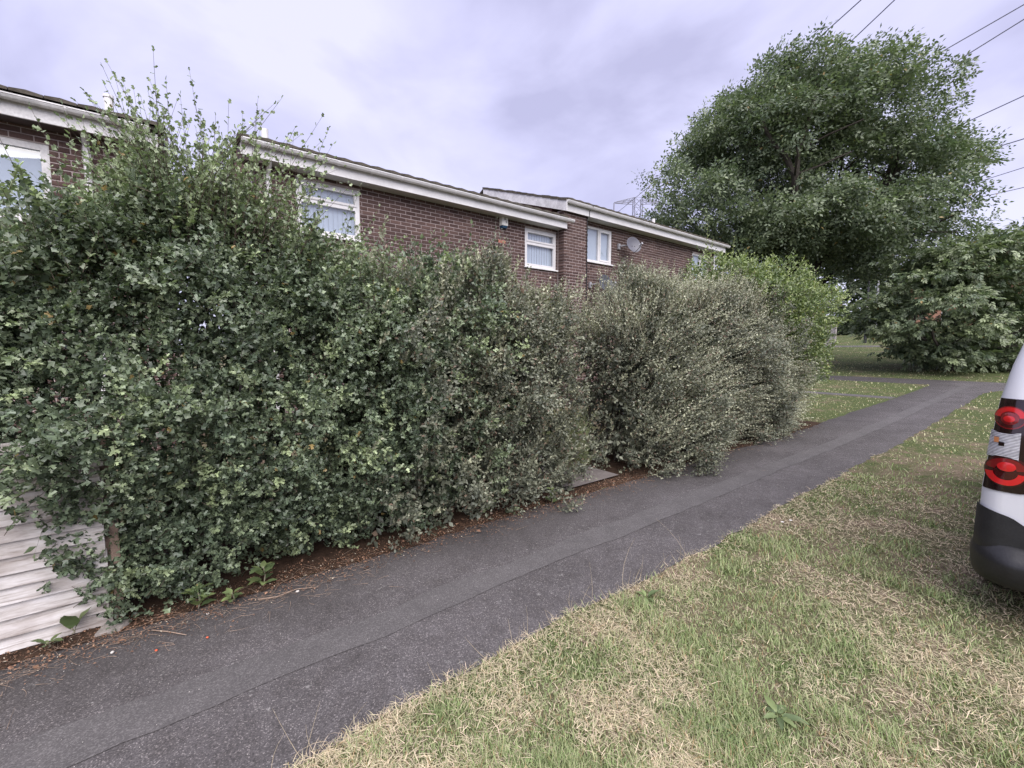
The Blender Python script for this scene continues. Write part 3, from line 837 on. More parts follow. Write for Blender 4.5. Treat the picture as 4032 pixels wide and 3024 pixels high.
for ch, dx, dz in (('E', -0.028, 4.645), ('D', 0.004, 4.575), ('S', 0.034, 4.507)):
    cu = bpy.data.curves.new('letter', 'FONT'); cu.body = ch; cu.size = 0.072; cu.align_x = 'CENTER'; cu.extrude = 0.0006; cu.offset = 0.0018
    cu.materials.append(MAT['ink'])
    tmp = bpy.data.objects.new('letter_curve', cu); COL.objects.link(tmp)
    lme = bpy.data.meshes.new_from_object(tmp.evaluated_get(bpy.context.evaluated_depsgraph_get()))
    bpy.data.objects.remove(tmp)
    if not lme.materials: lme.materials.append(MAT['ink'])
    o = bpy.data.objects.new('letter', lme); o.parent = al; COL.objects.link(o)
    o.location = Vector((6.51 + dx, YW - 0.0868, dz)) - al.location; o.rotation_euler = (R(90), 0, 0)

# --- far orange brick house on the hill
h4 = empty('brick_house', (53.3, 2.0, gz(53)), 'orange brick house with a brown tiled roof far behind the dark leafy tree', 'house')
zb = gz(53)
op4 = [(6.2, 7.6, zb + 3.4, zb + 4.6), (1.5, 2.9, zb + 3.4, zb + 4.6), (6.2, 7.6, zb + 0.9, zb + 2.1), (-3.0, -1.6, zb + 3.4, zb + 4.6)]
m = MB()
ys = sorted({-6.0, 9.7, *[a for o in op4 for a in o[:2]]}); zs = sorted({zb - 1, zb + 5.5, *[a for o in op4 for a in o[2:]]})
for i in range(len(ys) - 1):
    for j in range(len(zs) - 1):
        ym, zm = (ys[i] + ys[i + 1]) / 2, (zs[j] + zs[j + 1]) / 2
        if not any(o[0] < ym < o[1] and o[2] < zm < o[3] for o in op4):
            m.box((53.3, ys[i], zs[j]), (53.6, ys[i + 1], zs[j + 1]))
m.box((53.6, 9.4, zb - 1), (61, 9.7, zb + 5.5)).box((60.7, -6, zb - 1), (61, 9.4, zb + 5.5)).box((53.6, -6, zb - 1), (60.7, -5.7, zb + 5.5))
m.build('wall', 'brick_orange', h4)
for a in op4:
    w = MB()
    for q in ((a[0], a[0] + 0.08, a[2], a[3]), (a[1] - 0.08, a[1], a[2], a[3]), (a[0] + 0.08, a[1] - 0.08, a[2], a[2] + 0.08), (a[0] + 0.08, a[1] - 0.08, a[3] - 0.08, a[3])):
        w.box((53.34, q[0], q[2]), (53.42, q[1], q[3]))
    wo = w.build('window', 'upvc', h4)
    MB().box((53.38, a[0] + 0.07, a[2] + 0.07), (53.39, a[1] - 0.07, a[3] - 0.07)).build('pane', 'dark_glass', wo)
    MB().box((53.20, a[0] - 0.05, a[2] - 0.08), (53.33, a[1] + 0.05, a[2] - 0.002)).build('sill', 'upvc', wo)
MB().add([(52.8, -6.4, zb + 5.45), (52.8, 10.1, zb + 5.45), (61.5, 10.1, zb + 5.45), (61.5, -6.4, zb + 5.45), (57.1, -3.4, zb + 8.4), (57.1, 7.4, zb + 8.4)],
         [(0, 1, 5, 4), (1, 2, 5), (2, 3, 4, 5), (3, 0, 4), (0, 3, 2, 1)]).build('roof', 'tile_far', h4)
MB().box((52.78, -6.38, zb + 5.26), (52.83, 10.08, zb + 5.44)).build('fascia', 'upvc', h4)

# ================================================================== FENCES, POSTS, PYLON, WIRES
fen = empty('board_fence', (-1.6, 3.40, 0), 'low whitewashed fence of weathered horizontal boards at bottom left under the hedge', 'fence')
for k in range(13):
    z0 = 0.015 + k * 0.083
    x0, x1 = -3.2, -0.30 + random.uniform(-0.012, 0.012)
    y = 3.385
    sag = random.uniform(-0.006, 0.006)
    MB().add([(x0, y - 0.034, z0), (x1, y - 0.034 + sag * 0.6, z0 + sag), (x1, y + 0.004, z0 + sag), (x0, y + 0.004, z0),
              (x0, y - 0.006, z0 + 0.094), (x1, y - 0.006, z0 + 0.094 + sag), (x1, y + 0.002, z0 + 0.094 + sag), (x0, y + 0.002, z0 + 0.094)],
             [(0, 3, 2, 1), (4, 5, 6, 7), (0, 1, 5, 4), (1, 2, 6, 5), (2, 3, 7, 6), (3, 0, 4, 7)]).build('board', 'board', fen)
for x in (-0.335, -1.9, -3.1):
    MB().box((x, 3.395, -0.3), (x + 0.075, 3.47, 1.13)).build('post', 'post_wood', fen)
MB().box((-0.285, 3.36, -0.2), (-0.245, 3.40, 0.62)).build('end_batten', 'post_wood', fen)

ff = empty('picket_fence', (42.0, 12.4, gz(42)), 'pale upright board fence far off beside the hill lawn', 'fence')
for i in range(14):
    x = 42.4 + 0.02 * i; y = 12.15 + i * 0.152
    MB().box((x, y, gz(42) - 0.1), (x + 0.03, y + 0.138, gz(42) + 1.72 + random.uniform(-0.03, 0.03))).build('board', 'board', ff)
MB().box((42.32, 12.05, gz(42) - 0.2), (42.42, 12.145, gz(42) + 1.78)).build('post', 'board', ff)

lp = empty('lamp_post', (45.0, 10.8, gz(45)), 'black lamp post with white marks standing on the far lawn', 'lamp post')
MB().tube([(45, 10.8, gz(45) - 0.2), (45, 10.8, gz(45) + 1.6)], 0.11, 10).build('base', 'post_black', lp)
MB().tube([(45, 10.8, gz(45) + 1.6), (45, 10.8, gz(45) + 6.6)], [0.075, 0.05], 8).build('column', 'post_black', lp)
MB().tube([(45, 10.8, gz(45) + 6.6), (45, 10.3, gz(45) + 6.75)], [0.05, 0.05], 8).box((44.85, 9.7, gz(45) + 6.68), (45.15, 10.3, gz(45) + 6.82)).build('lantern', 'steel', lp)
for z in (2.55, 2.72, 2.88, 3.04, 3.2):
    MB().tube([(45, 10.8, gz(45) + z), (45, 10.8, gz(45) + z + 0.09)], 0.082, 8).build('number_plate', 'alarm_white', lp)
up_ = empty('utility_pole', (53.0, 12.0, gz(53)), 'slim grey pole farther up the hill than the black lamp post', 'pole')
MB().tube([(53, 12, gz(53) - 0.2), (53, 12, gz(53) + 5.4)], [0.10, 0.08], 8).build('column', 'steel', up_)
MB().tube([(53, 12, gz(53) + 2.0), (53, 12, gz(53) + 2.5)], 0.11, 8).build('number_plate', 'alarm_white', up_)

PC = Vector((129.1, 95.4, 0)); RT = Vector((math.sin(PHI), -math.cos(PHI), 0)); FT = Vector((math.cos(PHI), math.sin(PHI), 0))
py = empty('pylon', (PC.x, PC.y, 4), 'grey steel lattice electricity pylon far away behind the houses and the big tree', 'pylon')
m = MB()
def pw(z):
    return 1.35 + max(0.0, (34 - z)) * 0.13
lv = [4, 10, 16, 22, 27, 31, 34, 37, 40, 43, 46, 49, 51.5]
def pt(z, sx, sy): return PC + RT * (pw(z) * sx) + FT * (pw(z) * sy) + Vector((0, 0, z))
for sx, sy in ((1, 1), (1, -1), (-1, -1), (-1, 1)):
    m.tube([pt(z, sx, sy) for z in lv], 0.12, 4)
for i in range(len(lv) - 1):
    cs = [(1, 1), (1, -1), (-1, -1), (-1, 1)]
    for k in range(4):
        a, b = cs[k], cs[(k + 1) % 4]
        m.tube([pt(lv[i], *a), pt(lv[i + 1], *b)], 0.055, 4); m.tube([pt(lv[i], *b), pt(lv[i + 1], *a)], 0.055, 4)
        m.tube([pt(lv[i + 1], *a), pt(lv[i + 1], *b)], 0.055, 4)
m.build('tower', 'pylon', py)
for z, L in ((50.0, 8), (43.0, 9.5), (36.0, 8), (30.0, 9)):
    for s in (-1, 1):
        tip = PC + RT * (s * L) + Vector((0, 0, z))
        m = MB()
        for sy in (-1, 1):
            lo, hi = pt(z, s, sy), pt(z + 2.6 if z < 49 else 51.5, s, sy)
            m.tube([lo, tip], 0.12, 4); m.tube([hi, tip + Vector((0, 0, 0.25))], 0.12, 4)
            for t_ in (0.3, 0.6):
                m.tube([lo.lerp(tip, t_), hi.lerp(tip, t_ * 0.85)], 0.07, 4); m.tube([lo.lerp(tip, t_), hi.lerp(tip, t_ - 0.25)], 0.07, 4)
        ao = m.build('arm', 'pylon', py)
        MB().tube([tip, tip - Vector((0, 0, 4.0))], 0.22, 6).build('insulator', 'pylon', ao)
wires = [((122.82, 100.38, 46.0), (54.26, -13.12, 48.96), 'power cable leaving the top edge farthest left, over the tree crown'),
         ((135.4, 90.49, 46.0), (53.86, -12.81, 48.96), 'power cable leaving the top edge, second from the left'),
         ((121.65, 101.31, 39.0), (80.53, -33.8, 52.38), 'upper of the two close power cables in the top right corner'),
         ((136.58, 89.56, 39.0), (74.55, -29.33, 50.12), 'lower of the two close power cables in the top right corner'),
         ((135.4, 90.49, 32.0), (74.32, -30.72, 38.39), 'single power cable right of the tree crown, mid height'),
         ((122.82, 100.38, 32.0), (79.54, -35.72, 30.0), 'power cable right of the tree, below the single mid height one'),
         ((136.18, 89.87, 26.0), (73.24, -31.35, 27.11), 'upper of the two lowest thin power cables at the right edge'),
         ((122.04, 101.0, 26.0), (79.41, -36.62, 23.23), 'lowest thin power cable at the right edge')]
for i, (a, b, lab) in enumerate(wires):
    a, b = Vector(a), Vector(b)
    pts = [a.lerp(b, k / 16) - Vector((0, 0, 3.0 * (1 - (2 * k / 16 - 1) ** 2) * 0.4)) for k in range(17)]
    o = MB().tube(pts, 0.075 if i < 6 else 0.05, 5).build('power_cable', 'pylon', None)
    props(o, lab, 'cable', 'overhead power cables')

# ================================================================== HEDGES
Z3 = np.array([0, 0, 1.0])
def interp(x, pts):
    p = np.array(pts, float); return np.interp(x, p[:, 0], p[:, 1])

def hedge_surface(n, X0, X1, top, front, back, low=None, endL=0.0, endR=0.0, topfrac=0.27, bump=0.22, seed=1, inner=0.25):
    """points spread through the outer shell of a clipped hedge; returns points, outward normals, depth"""
    X = rng.uniform(X0, X1, n)
    zt = interp(X, top) + 0.30 * (vnoise(np.stack([X, X * 0 + seed, X * 0], -1), 1.5, seed) - 0.5) + 0.16 * (vnoise(np.stack([X, X * 0 + seed, X * 0], -1), 4.5, seed) - 0.5)
    u = rng.uniform(0, 1, n)
    isf = u < 1 - topfrac
    h = rng.uniform(0, 1, n) ** 0.9
    z = np.where(isf, h * zt, zt)
    yf = front(X, z / zt)
    yb = back
    Y = np.where(isf, yf, yf + (yb - yf) * rng.uniform(0, 1, n) ** 1.3)
    nx = np.zeros(n)
    # rounded shoulders and ends
    sh = np.clip((z / zt - 0.82) / 0.18, 0, 1)
    Y = Y + np.where(isf, 0.30 * sh ** 2.2, 0)
    if endL > 0:
        k = np.clip((X0 + endL - X) / endL, 0, 1); pull = (1 - np.sqrt(np.clip(1 - k ** 2, 0, 1)))
        Y = np.where(isf, Y + pull * (yb - Y) * 0.9, Y); nx -= k * 0.9
    if endR > 0:
        k = np.clip((X - X1 + endR) / endR, 0, 1); pull = (1 - np.sqrt(np.clip(1 - k ** 2, 0, 1)))
        Y = np.where(isf, Y + pull * (yb - Y) * 0.9, Y); nx += k * 0.9
    N = np.stack([nx, np.where(isf, -1.0 + 0.8 * sh, -0.25), np.where(isf, 0.12 + 1.1 * sh, 1.0)], -1)
    N = unit(N)
    P = np.stack([X, Y, z], -1)
    d = (vnoise(P, 1.15, seed + 3) - 0.5) * bump * 0.9 + (vnoise(P, 2.6, seed) - 0.5) * bump * 1.2 + (vnoise(P, 6.5, seed + 7) - 0.5) * bump
    dep = rng.exponential(inner * 0.45, n)
    P = P + N * (d - dep)[:, None]
    if low is not None:
        keep = P[:, 2] > interp(P[:, 0], low) + rng.normal(0, 0.03, n)
        P, N, dep = P[keep], N[keep], dep[keep]
    keep = P[:, 2] > 0.02
    return P[keep], N[keep], dep[keep]

def leaf_objects(parent, n, leaves, tmpl, mat, name='leaf', sel=None):
    """the largest leaves in view become parts of their own; returns a mask of those used"""
    pos, Rm, sz, tint = leaves
    d = np.linalg.norm(pos - np.array([0, 0, EYE]), axis=1)
    fwd = np.array([math.cos(PHI), math.sin(PHI), 0]); rgt = np.array([math.sin(PHI), -math.cos(PHI), 0])
    q = pos - np.array([0, 0, EYE]); w = q @ fwd
    score = sz / d + np.where((np.abs(q @ rgt) < w * 1.1) & (np.abs(q[:, 2]) < w * 0.75), 0, -9)
    if sel is not None: score = np.where(sel, score, -99)
    idx = np.argsort(-score)[:n]
    org = np.array(parent_world(parent))
    mes = []
    for k in range(6):
        me = np_mesh(name, tmpl[0], tmpl[1], np.full(len(tmpl[0]), 0.1 + 0.17 * k)); me.materials.append(MAT[mat]); mes.append(me)
    for i in idx:
        o = bpy.data.objects.new(name, mes[int(np.clip((tint[i] - 0.05) / 0.17, 0, 5))]); o.parent = parent; COL.objects.link(o)
        M4 = np.eye(4); M4[:3, :3] = Rm[i] * sz[i]; M4[:3, 3] = pos[i] - org
        o.matrix_local = Matrix(M4.tolist())
    mask = np.ones(len(pos), bool); mask[idx] = False
    return mask

# --- hawthorn hedge, left, with wild shoots on top
hw = empty('hawthorn_hedge', (0.4, 3.9, 0), 'tall overgrown hawthorn hedge with wild shoots on top at left', 'hedge')
TOP1 = [(-2.0, 2.14), (-0.6, 2.14), (-0.35, 2.20), (-0.10, 2.46), (0.2, 2.54), (0.45, 2.44), (0.8, 2.30), (1.2, 2.24), (2.5, 2.25), (3.9, 2.28)]
LOW1 = [(-2.0, 1.0), (-0.68, 0.92), (-0.60, 0.78), (-0.50, 0.50), (-0.38, 0.22), (-0.27, 0.03), (4.0, 0.02)]
front1 = lambda X, h: 3.40 - 0.24 * np.sin(np.clip(h, 0, 1) * math.pi * 0.85 + 0.15) - 0.10 * np.clip((X + 0.2) * -1, 0, 1) * (h > 0.3)
P, N, dep_ = hedge_surface(3300, -1.7, 2.6, TOP1, front1, 4.7, LOW1, topfrac=0.2, bump=0.42, seed=3, inner=0.40)
thin = rng.uniform(0, 1, len(P)) < np.clip((2.5 - P[:, 0]) / 1.2, 0.10, 1)
P, N, dep_ = P[thin], N[thin], dep_[thin]
n = len(P)
dr = N * 0.7 + np.array([0, 0, 0.35]) + rng.normal(0, 0.5, (n, 3))
P = np.repeat(P, 4, 0) + rng.normal(0, 0.045, (n * 4, 3)); N = np.repeat(N, 4, 0)          # spurs grow in bunches
tn_ = np.repeat(rng.beta(1.0, 8, n) * 0.7, 4)
dr = np.repeat(unit(dr), 4, 0) + rng.normal(0, 0.42, (n * 4, 3)); n *= 4
L = rng.uniform(0.09, 0.22, n)
a1 = shoot_leaves(P - unit(dr) * (L * 0.5)[:, None], dr, L, 7, (0.029, 0.052), 0.7, 0.7, 0.8, tint=tn_, tiptint=0.14, out=N)
# pale young rosettes standing proud of the face
P, N, _ = hedge_surface(105, -0.9, 2.6, TOP1, front1, 4.7, LOW1, topfrac=0.10, bump=0.30, seed=3, inner=0.02)
n = len(P); dr = N + np.array([0.1, 0, 0.25]) + rng.normal(0, 0.4, (n, 3)); tn_ = np.repeat(rng.uniform(0.2, 0.8, n), 4)
P = np.repeat(P, 4, 0) + rng.normal(0, 0.04, (n * 4, 3)); N = np.repeat(N, 4, 0); dr = np.repeat(dr, 4, 0) + rng.normal(0, 0.35, (n * 4, 3)); n *= 4; L = rng.uniform(0.08, 0.20, n)
a2 = shoot_leaves(P - unit(dr) * 0.04, dr, L, 8, (0.030, 0.050), 0.9, 0.9, 0.75, tint=tn_, tiptint=0.3, out=N, fold=0.5)
# interior growth
n = 4200
P = np.stack([rng.uniform(-1.8, 2.8, n), rng.uniform(3.5, 4.7, n), rng.uniform(0.1, 2.4, n)], -1)
P = P[P[:, 2] > interp(P[:, 0], LOW1)]; n = len(P)
dr = rng.normal(0, 1, (n, 3)) + np.array([0, -0.3, 0.6]); L = rng.uniform(0.15, 0.4, n)
a3 = shoot_leaves(P, dr, L, 7, (0.05, 0.08), 0.5, 0.2, 0.85, tint=rng.uniform(0, 0.1, n))
# loose zone and wild shoots on the top
n = 1350
X = np.where(rng.uniform(0, 1, n) < 0.45, rng.uniform(-1.5, 1.6, n), np.clip(rng.normal(0.14, 0.30, n), -1.2, 1.2))
B = np.stack([X, rng.uniform(3.45, 4.5, n), interp(X, TOP1) - rng.uniform(0.0, 0.30, n)], -1)
lean = np.where(X < 0.15, -0.22, 0.32) * rng.uniform(0.1, 1.3, n)
dr = np.stack([lean, rng.normal(-0.12, 0.25, n), np.ones(n)], -1)
L = (0.22 + 0.85 * rng.beta(1.2, 1.7, n)) * np.where(X > 0.8, 0.55, np.where(X < -0.05, 0.55, 1.0))
L = np.minimum(L, np.where(X < 0.0, 2.92, 3.22) - 0.25 * (3.9 - B[:, 1]) - B[:, 2] + rng.uniform(0, 0.12, n))
cv = np.stack([rng.normal(0, 0.2, n), rng.normal(0, 0.15, n), rng.normal(-0.12, 0.1, n)], -1)
a4 = shoot_leaves(B, dr, L, 15, (0.030, 0.048), 0.6, 0.2, 0.9, cv, tint=rng.uniform(0.10, 0.50, n), tiptint=0.3)
tips = [(0.254, 3.9, 3.50), (0.12, 3.9, 3.38), (0.19, 3.85, 3.30), (-0.396, 3.9, 3.08), (-0.52, 3.8, 2.98), (-0.16, 3.85, 3.14), (0.03, 3.8, 3.25), (0.10, 3.75, 3.12),
        (0.671, 3.9, 3.42), (0.55, 3.85, 3.28), (0.86, 3.9, 3.24), (1.169, 3.9, 3.38), (0.98, 3.8, 3.16), (1.12, 3.85, 3.10), (0.75, 3.8, 3.12), (1.42, 3.9, 2.98), (0.40, 3.85, 3.06),
        (0.30, 3.7, 3.10), (-0.30, 3.7, 2.98), (-0.70, 3.7, 2.95), (1.55, 3.8, 2.82), (1.30, 3.75, 2.85), (0.62, 3.7, 3.02), (0.5, 3.95, 3.12)]
T_ = np.array(tips); n = len(T_)
B = np.stack([T_[:, 0] * 0.72 + 0.08 + rng.normal(0, 0.05, n), T_[:, 1] - 0.02, T_[:, 2] - rng.uniform(0.75, 1.0, n)], -1)
dv = T_ - B; L = np.linalg.norm(dv, axis=1)
cv = np.stack([rng.normal(0, 0.10, n), rng.normal(0, 0.08, n), np.zeros(n)], -1)
a5 = shoot_leaves(B, unit(dv) - cv * 1.0, L, 26, (0.032, 0.050), 0.5, 0.1, 1.0, cv, tint=rng.uniform(0.15, 0.35, n), tiptint=0.2, start=0.05)
lv_ = cat(a1[:4], a2[:4], a4[:4], a5[:4])
field('inner_foliage', LEAF2, *a3[:4], 'hawthorn', hw)
keep = np.ones(len(lv_[0]), bool)
n1, n2 = len(a1[0]), len(a2[0])
sel = np.zeros(len(lv_[0]), bool); sel[n1:n1 + n2] = True; sel[-len(a5[0]):] = True
keep = leaf_objects(hw, 300, lv_, LOBED, 'hawthorn', sel=sel)
field('foliage', LOBED, *[x[keep] for x in lv_], 'hawthorn', hw)
stems_mesh('shoots', np.concatenate([a1[4][::4, ::2], a2[4][:, ::2], a3[4][::2, ::2]]), 0.0018, 'stem_dark', hw)
stems_mesh('wild_shoots', np.concatenate([a4[4][:, ::2], a5[4][:, ::2]]), 0.0030, 'stem_dark', hw)
m = MB()
for i in range(26):
    x = random.uniform(-1.2, 2.4); y = random.uniform(3.75, 4.3)
    m.tube([(x, y, -0.05), (x + random.uniform(-.1, .1), y + random.uniform(-.1, .1), 0.7), (x + random.uniform(-.3, .3), y + random.uniform(-.25, .25), 1.5), (x + random.uniform(-.45, .45), y + random.uniform(-.35, .3), 2.3)], [0.03, 0.022, 0.015, 0.007], 6)
m.build('trunks', 'bark', hw, kind='stuff')

# --- cotoneaster, right part of the first hedge
def cotoneaster(name, loc, label, X0, X1, top, front, back, nsh, low=None, endL=0., endR=0., seed=5, sweep=0.0, topn=300, leaf=(0.032, 0.048), fan=None, nin=900, topL=(0.2, 0.5), dens=None):
    root = empty(name, loc, label, 'hedge')
    P, N, dp = hedge_surface(nsh // 5, X0, X1, top, front, back, low, endL, endR, 0.22, 0.62, seed, 0.42)
    if dens is not None:
        kp = rng.uniform(0, 1, len(P)) < dens(P); P, N = P[kp], N[kp]
    n = len(P); sw = sweep(P) if callable(sweep) else np.full(n, sweep)
    dr = N * 0.75 + np.stack([sw, np.zeros(n), 0.45 - 0.35 * np.abs(sw)], -1) + rng.normal(0, 0.40, (n, 3))
    fan_t = np.repeat(rng.beta(1.1, 5, n) * 0.55, 5)
    P = np.repeat(P, 5, 0) + rng.normal(0, 0.035, (n * 5, 3)); N = np.repeat(N, 5, 0)      # shoots grow in fans
    dr = np.repeat(unit(dr), 5, 0) + rng.normal(0, 0.20, (n * 5, 3)); n *= 5
    L = rng.uniform(0.12, 0.36, n)
    cv = np.stack([np.zeros(n), np.zeros(n), rng.normal(-0.1, 0.12, n)], -1)
    b1 = shoot_leaves(P - unit(dr) * (L * 0.55)[:, None], dr, L, 11, leaf, 0.6, 0.6, 0.75, cv, tint=fan_t, tiptint=0.26, out=N)
    # long straight pale shoots
    P, N, _ = hedge_surface(topn, X0, X1, top, front, back, low, endL, endR, 0.62, 0.2, seed, 0.02)
    if dens is not None:
        kp = rng.uniform(0, 1, len(P)) < dens(P); P, N = P[kp], N[kp]
    n = len(P); sw = sweep(P) if callable(sweep) else np.full(n, sweep)
    dr = N * 0.55 + np.stack([sw * 1.3 + rng.normal(0, 0.25, n), rng.normal(0, 0.2, n), np.full(n, 0.55) - 0.5 * np.abs(sw) * (N[:, 2] < 0.5)], -1)
    L = rng.uniform(topL[0], topL[1], n)
    cv = np.stack([np.zeros(n), np.zeros(n), rng.normal(-0.12, 0.1, n)], -1)
    b2 = shoot_leaves(P - unit(dr) * (L * 0.30)[:, None], dr, L, 17, (leaf[0] * 0.9, leaf[1]), 0.5, 0.4, 0.7, cv, tint=rng.uniform(0.20, 0.75, n), tiptint=0.3, out=N)
    n = nin
    P = np.stack([rng.uniform(X0 + 0.2, X1 - 0.2, n), rng.uniform(3.45, back, n), rng.uniform(0.04, 1.0, n)], -1); P[:, 2] *= interp(P[:, 0], top) - 0.25
    dr = rng.normal(0, 1, (n, 3)) + np.array([0, -0.4, 0.5]); L = rng.uniform(0.2, 0.45, n)
    b3 = shoot_leaves(P, dr, L, 8, (leaf[0] * 2.2, leaf[1] * 2.2), 0.5, 0.2, 0.8, tint=rng.uniform(0, 0.1, n))
    field('foliage', LEAF2, *cat(b1[:4], b2[:4], b3[:4]), 'cotoneaster', root)
    stems_mesh('shoots', np.concatenate([b1[4][::3, ::2], b3[4][::2, ::2]]), 0.0017, 'stem_dark', root)
    stems_mesh('pale_shoots', b2[4][:, ::2], 0.0028, 'stem_pale', root)
    m = MB()
    for i in range(int((X1 - X0) * 7)):
        x = random.uniform(X0 + 0.2, X1 - 0.2); y = random.uniform(3.7, 4.3)
        m.tube([(x, y, -0.05), (x + random.uniform(-.1, .1), y, 0.7), (x + random.uniform(-.3, .3), y + random.uniform(-.2, .2), 1.4), (x + random.uniform(-.4, .4), y + random.uniform(-.3, .3), 2.1)], [0.025, 0.018, 0.012, 0.006], 5)
    m.build('trunks', 'bark', root, kind='stuff')
    return root
cotoneaster('cotoneaster_hedge', (2.9, 3.9, 0), 'dark small-leaved cotoneaster hedge left of the garden gap, merging into the hawthorn', 1.1, 3.66, TOP1, front1, 4.7, 6600,
            endR=0.22, seed=9, topn=620, nin=2200, topL=(0.15, 0.40), dens=lambda P: np.clip((P[:, 0] - 1.1) / 1.2, 0.08, 1))
# --- second hedge right of the gap
TOP2 = [(4.2, 1.75), (4.6, 2.02), (5.2, 2.28), (6.2, 2.40), (7.2, 2.38), (8.0, 2.22), (8.8, 2.0), (10.2, 1.75)]
front2 = lambda X, h: 3.31 - 0.17 * np.sin(np.clip(h, 0, 1) * math.pi) - np.clip(1 - h * 1.6, 0, 1) * 0.36 * np.clip(1.25 - np.abs(X - 4.75) * 0.8, 0, 1)
sw2 = lambda P: np.clip((P[:, 0] - 4.6) / 2.6, -0.1, 1) * 0.62 * (0.55 + 0.6 * np.clip((2.3 - P[:, 2]) / 1.2, 0, 1))
cotoneaster('cotoneaster_hedge', (6.9, 3.9, 0), 'grey-green cotoneaster hedge right of the gap with straight pale shoots sweeping right', 4.36, 10.2, TOP2, front2, 4.6, 12500,
            endL=0.5, endR=0.5, seed=21, sweep=sw2, topn=2800, nin=3400, topL=(0.26, 0.62), dens=lambda P: np.where(P[:, 2] > 1.45 - 0.25 * (P[:, 0] - 8.6), np.clip((9.0 - P[:, 0]) / 0.9, 0.12, 1), 1.0))

# --- brighter rose shrub at the far end of the second hedge
rs = empty('rose_shrub', (9.8, 4.1, 0), 'bright green wild rose shrub rising above the far end of the right hedge', 'shrub')
def blob_points(n, blobs, seed, inner=0.3, bump=0.25):
    bl = np.array(blobs, float); wgt = bl[:, 3] * bl[:, 4] + bl[:, 4] * bl[:, 5]
    k = rng.choice(len(bl), n, p=wgt / wgt.sum())
    d = unit(rng.normal(0, 1, (n, 3)))
    P = bl[k, :3] + d * bl[k, 3:6]
    Nn = unit(d / bl[k, 3:6])
    P = P + Nn * ((vnoise(P, 2.4, seed) - 0.5) * bump * 2 - rng.exponential(inner * 0.4, n))[:, None]
    return P, Nn
RB = [(7.7, 3.95, 2.72, 0.62, 0.55, 0.42), (8.5, 3.75, 2.62, 0.75, 0.62, 0.58), (9.3, 3.58, 2.50, 0.85, 0.64, 0.70), (10.0, 3.55, 2.15, 0.75, 0.64, 0.85), (10.35, 3.52, 1.45, 0.65, 0.56, 0.80), (9.2, 3.62, 1.75, 0.7, 0.48, 0.55)]
P, N = blob_points(4500, RB, 31, 0.34, 0.30)
kp = P[:, 2] > 0.5; P, N = P[kp], N[kp]; n = len(P)
dr = N * 0.6 + np.array([0.15, 0, 0.35]) + rng.normal(0, 0.5, (n, 3)); L = rng.uniform(0.15, 0.32, n)
c1 = shoot_leaves(P - unit(dr) * (L * 0.5)[:, None], dr, L, 8, (0.046, 0.078), 0.9, 0.5, 0.8, tint=rng.beta(1.3, 3, n) * 0.9, tiptint=0.2, out=N)
B = np.array([(7.35, 4.0, 2.5), (7.30, 4.0, 2.6), (8.1, 4.0, 2.6), (8.25, 4.0, 2.7), (9.3, 3.9, 2.8), (10.2, 3.6, 2.7), (9.0, 4.0, 2.8), (8.0, 4.1, 2.6), (10.3, 3.4, 2.4)])
Tp = np.array([(7.34, 4.0, 3.72), (7.45, 3.95, 3.45), (8.30, 4.0, 3.62), (8.6, 3.95, 3.40), (9.6, 3.8, 3.3), (10.9, 3.3, 3.05), (9.1, 4.0, 3.4), (7.9, 4.1, 3.3), (10.9, 3.0, 2.6)])
dv = Tp - B; L = np.linalg.norm(dv, axis=1)
c2 = shoot_leaves(B, dv, L, 34, (0.035, 0.055), 0.5, 0.1, 0.95, tint=rng.uniform(0.4, 0.8, len(B)), tiptint=0.2)
field('foliage', LEAF4, *cat(c1[:4], c2[:4]), 'rose', rs)
stems_mesh('shoots', np.concatenate([c1[4][::3, ::2], c2[4][:, ::2]]), 0.003, 'stem_pale', rs)
m = MB()
for i in range(12):
    x, y = random.uniform(8.6, 10.4), random.uniform(3.8, 4.4)
    m.tube([(x, y, -0.05), (x + random.uniform(-.15, .15), y, 0.9), (x + random.uniform(-.4, .4), y + random.uniform(-.3, .2), 2.3)], [0.025, 0.018, 0.008], 5)
m.build('canes', 'bark', rs, kind='stuff')

# --- pale rosemary-like bush in the gap
rm = empty('rosemary_bush', (3.9, 3.75, 0.03), 'small pale green feathery bush inside the gap between the hedges', 'bush')
n = 420
P = np.stack([rng.normal(3.88, 0.07, n), rng.normal(3.78, 0.09, n), rng.uniform(0.05, 0.55, n)], -1)
dr = np.stack([(P[:, 0] - 3.88) * 3 + rng.normal(0, .25, n), (P[:, 1] - 3.78) * 3 + rng.normal(-.1, .25, n), np.full(n, 1.0)], -1); L = rng.uniform(0.15, 0.38, n)
d1 = shoot_leaves(P, dr, L, 20, (0.022, 0.034), 0.4, 0.1, 0.6, tint=rng.uniform(0, 0.7, n), tiptint=0.3)
field('foliage', (LEAF2[0] * np.array([1, 0.32, 1]), LEAF2[1]), *d1[:4], 'rosemary', rm)
stems_mesh('stems', d1[4][:, ::2], 0.0018, 'stem_pale', rm)

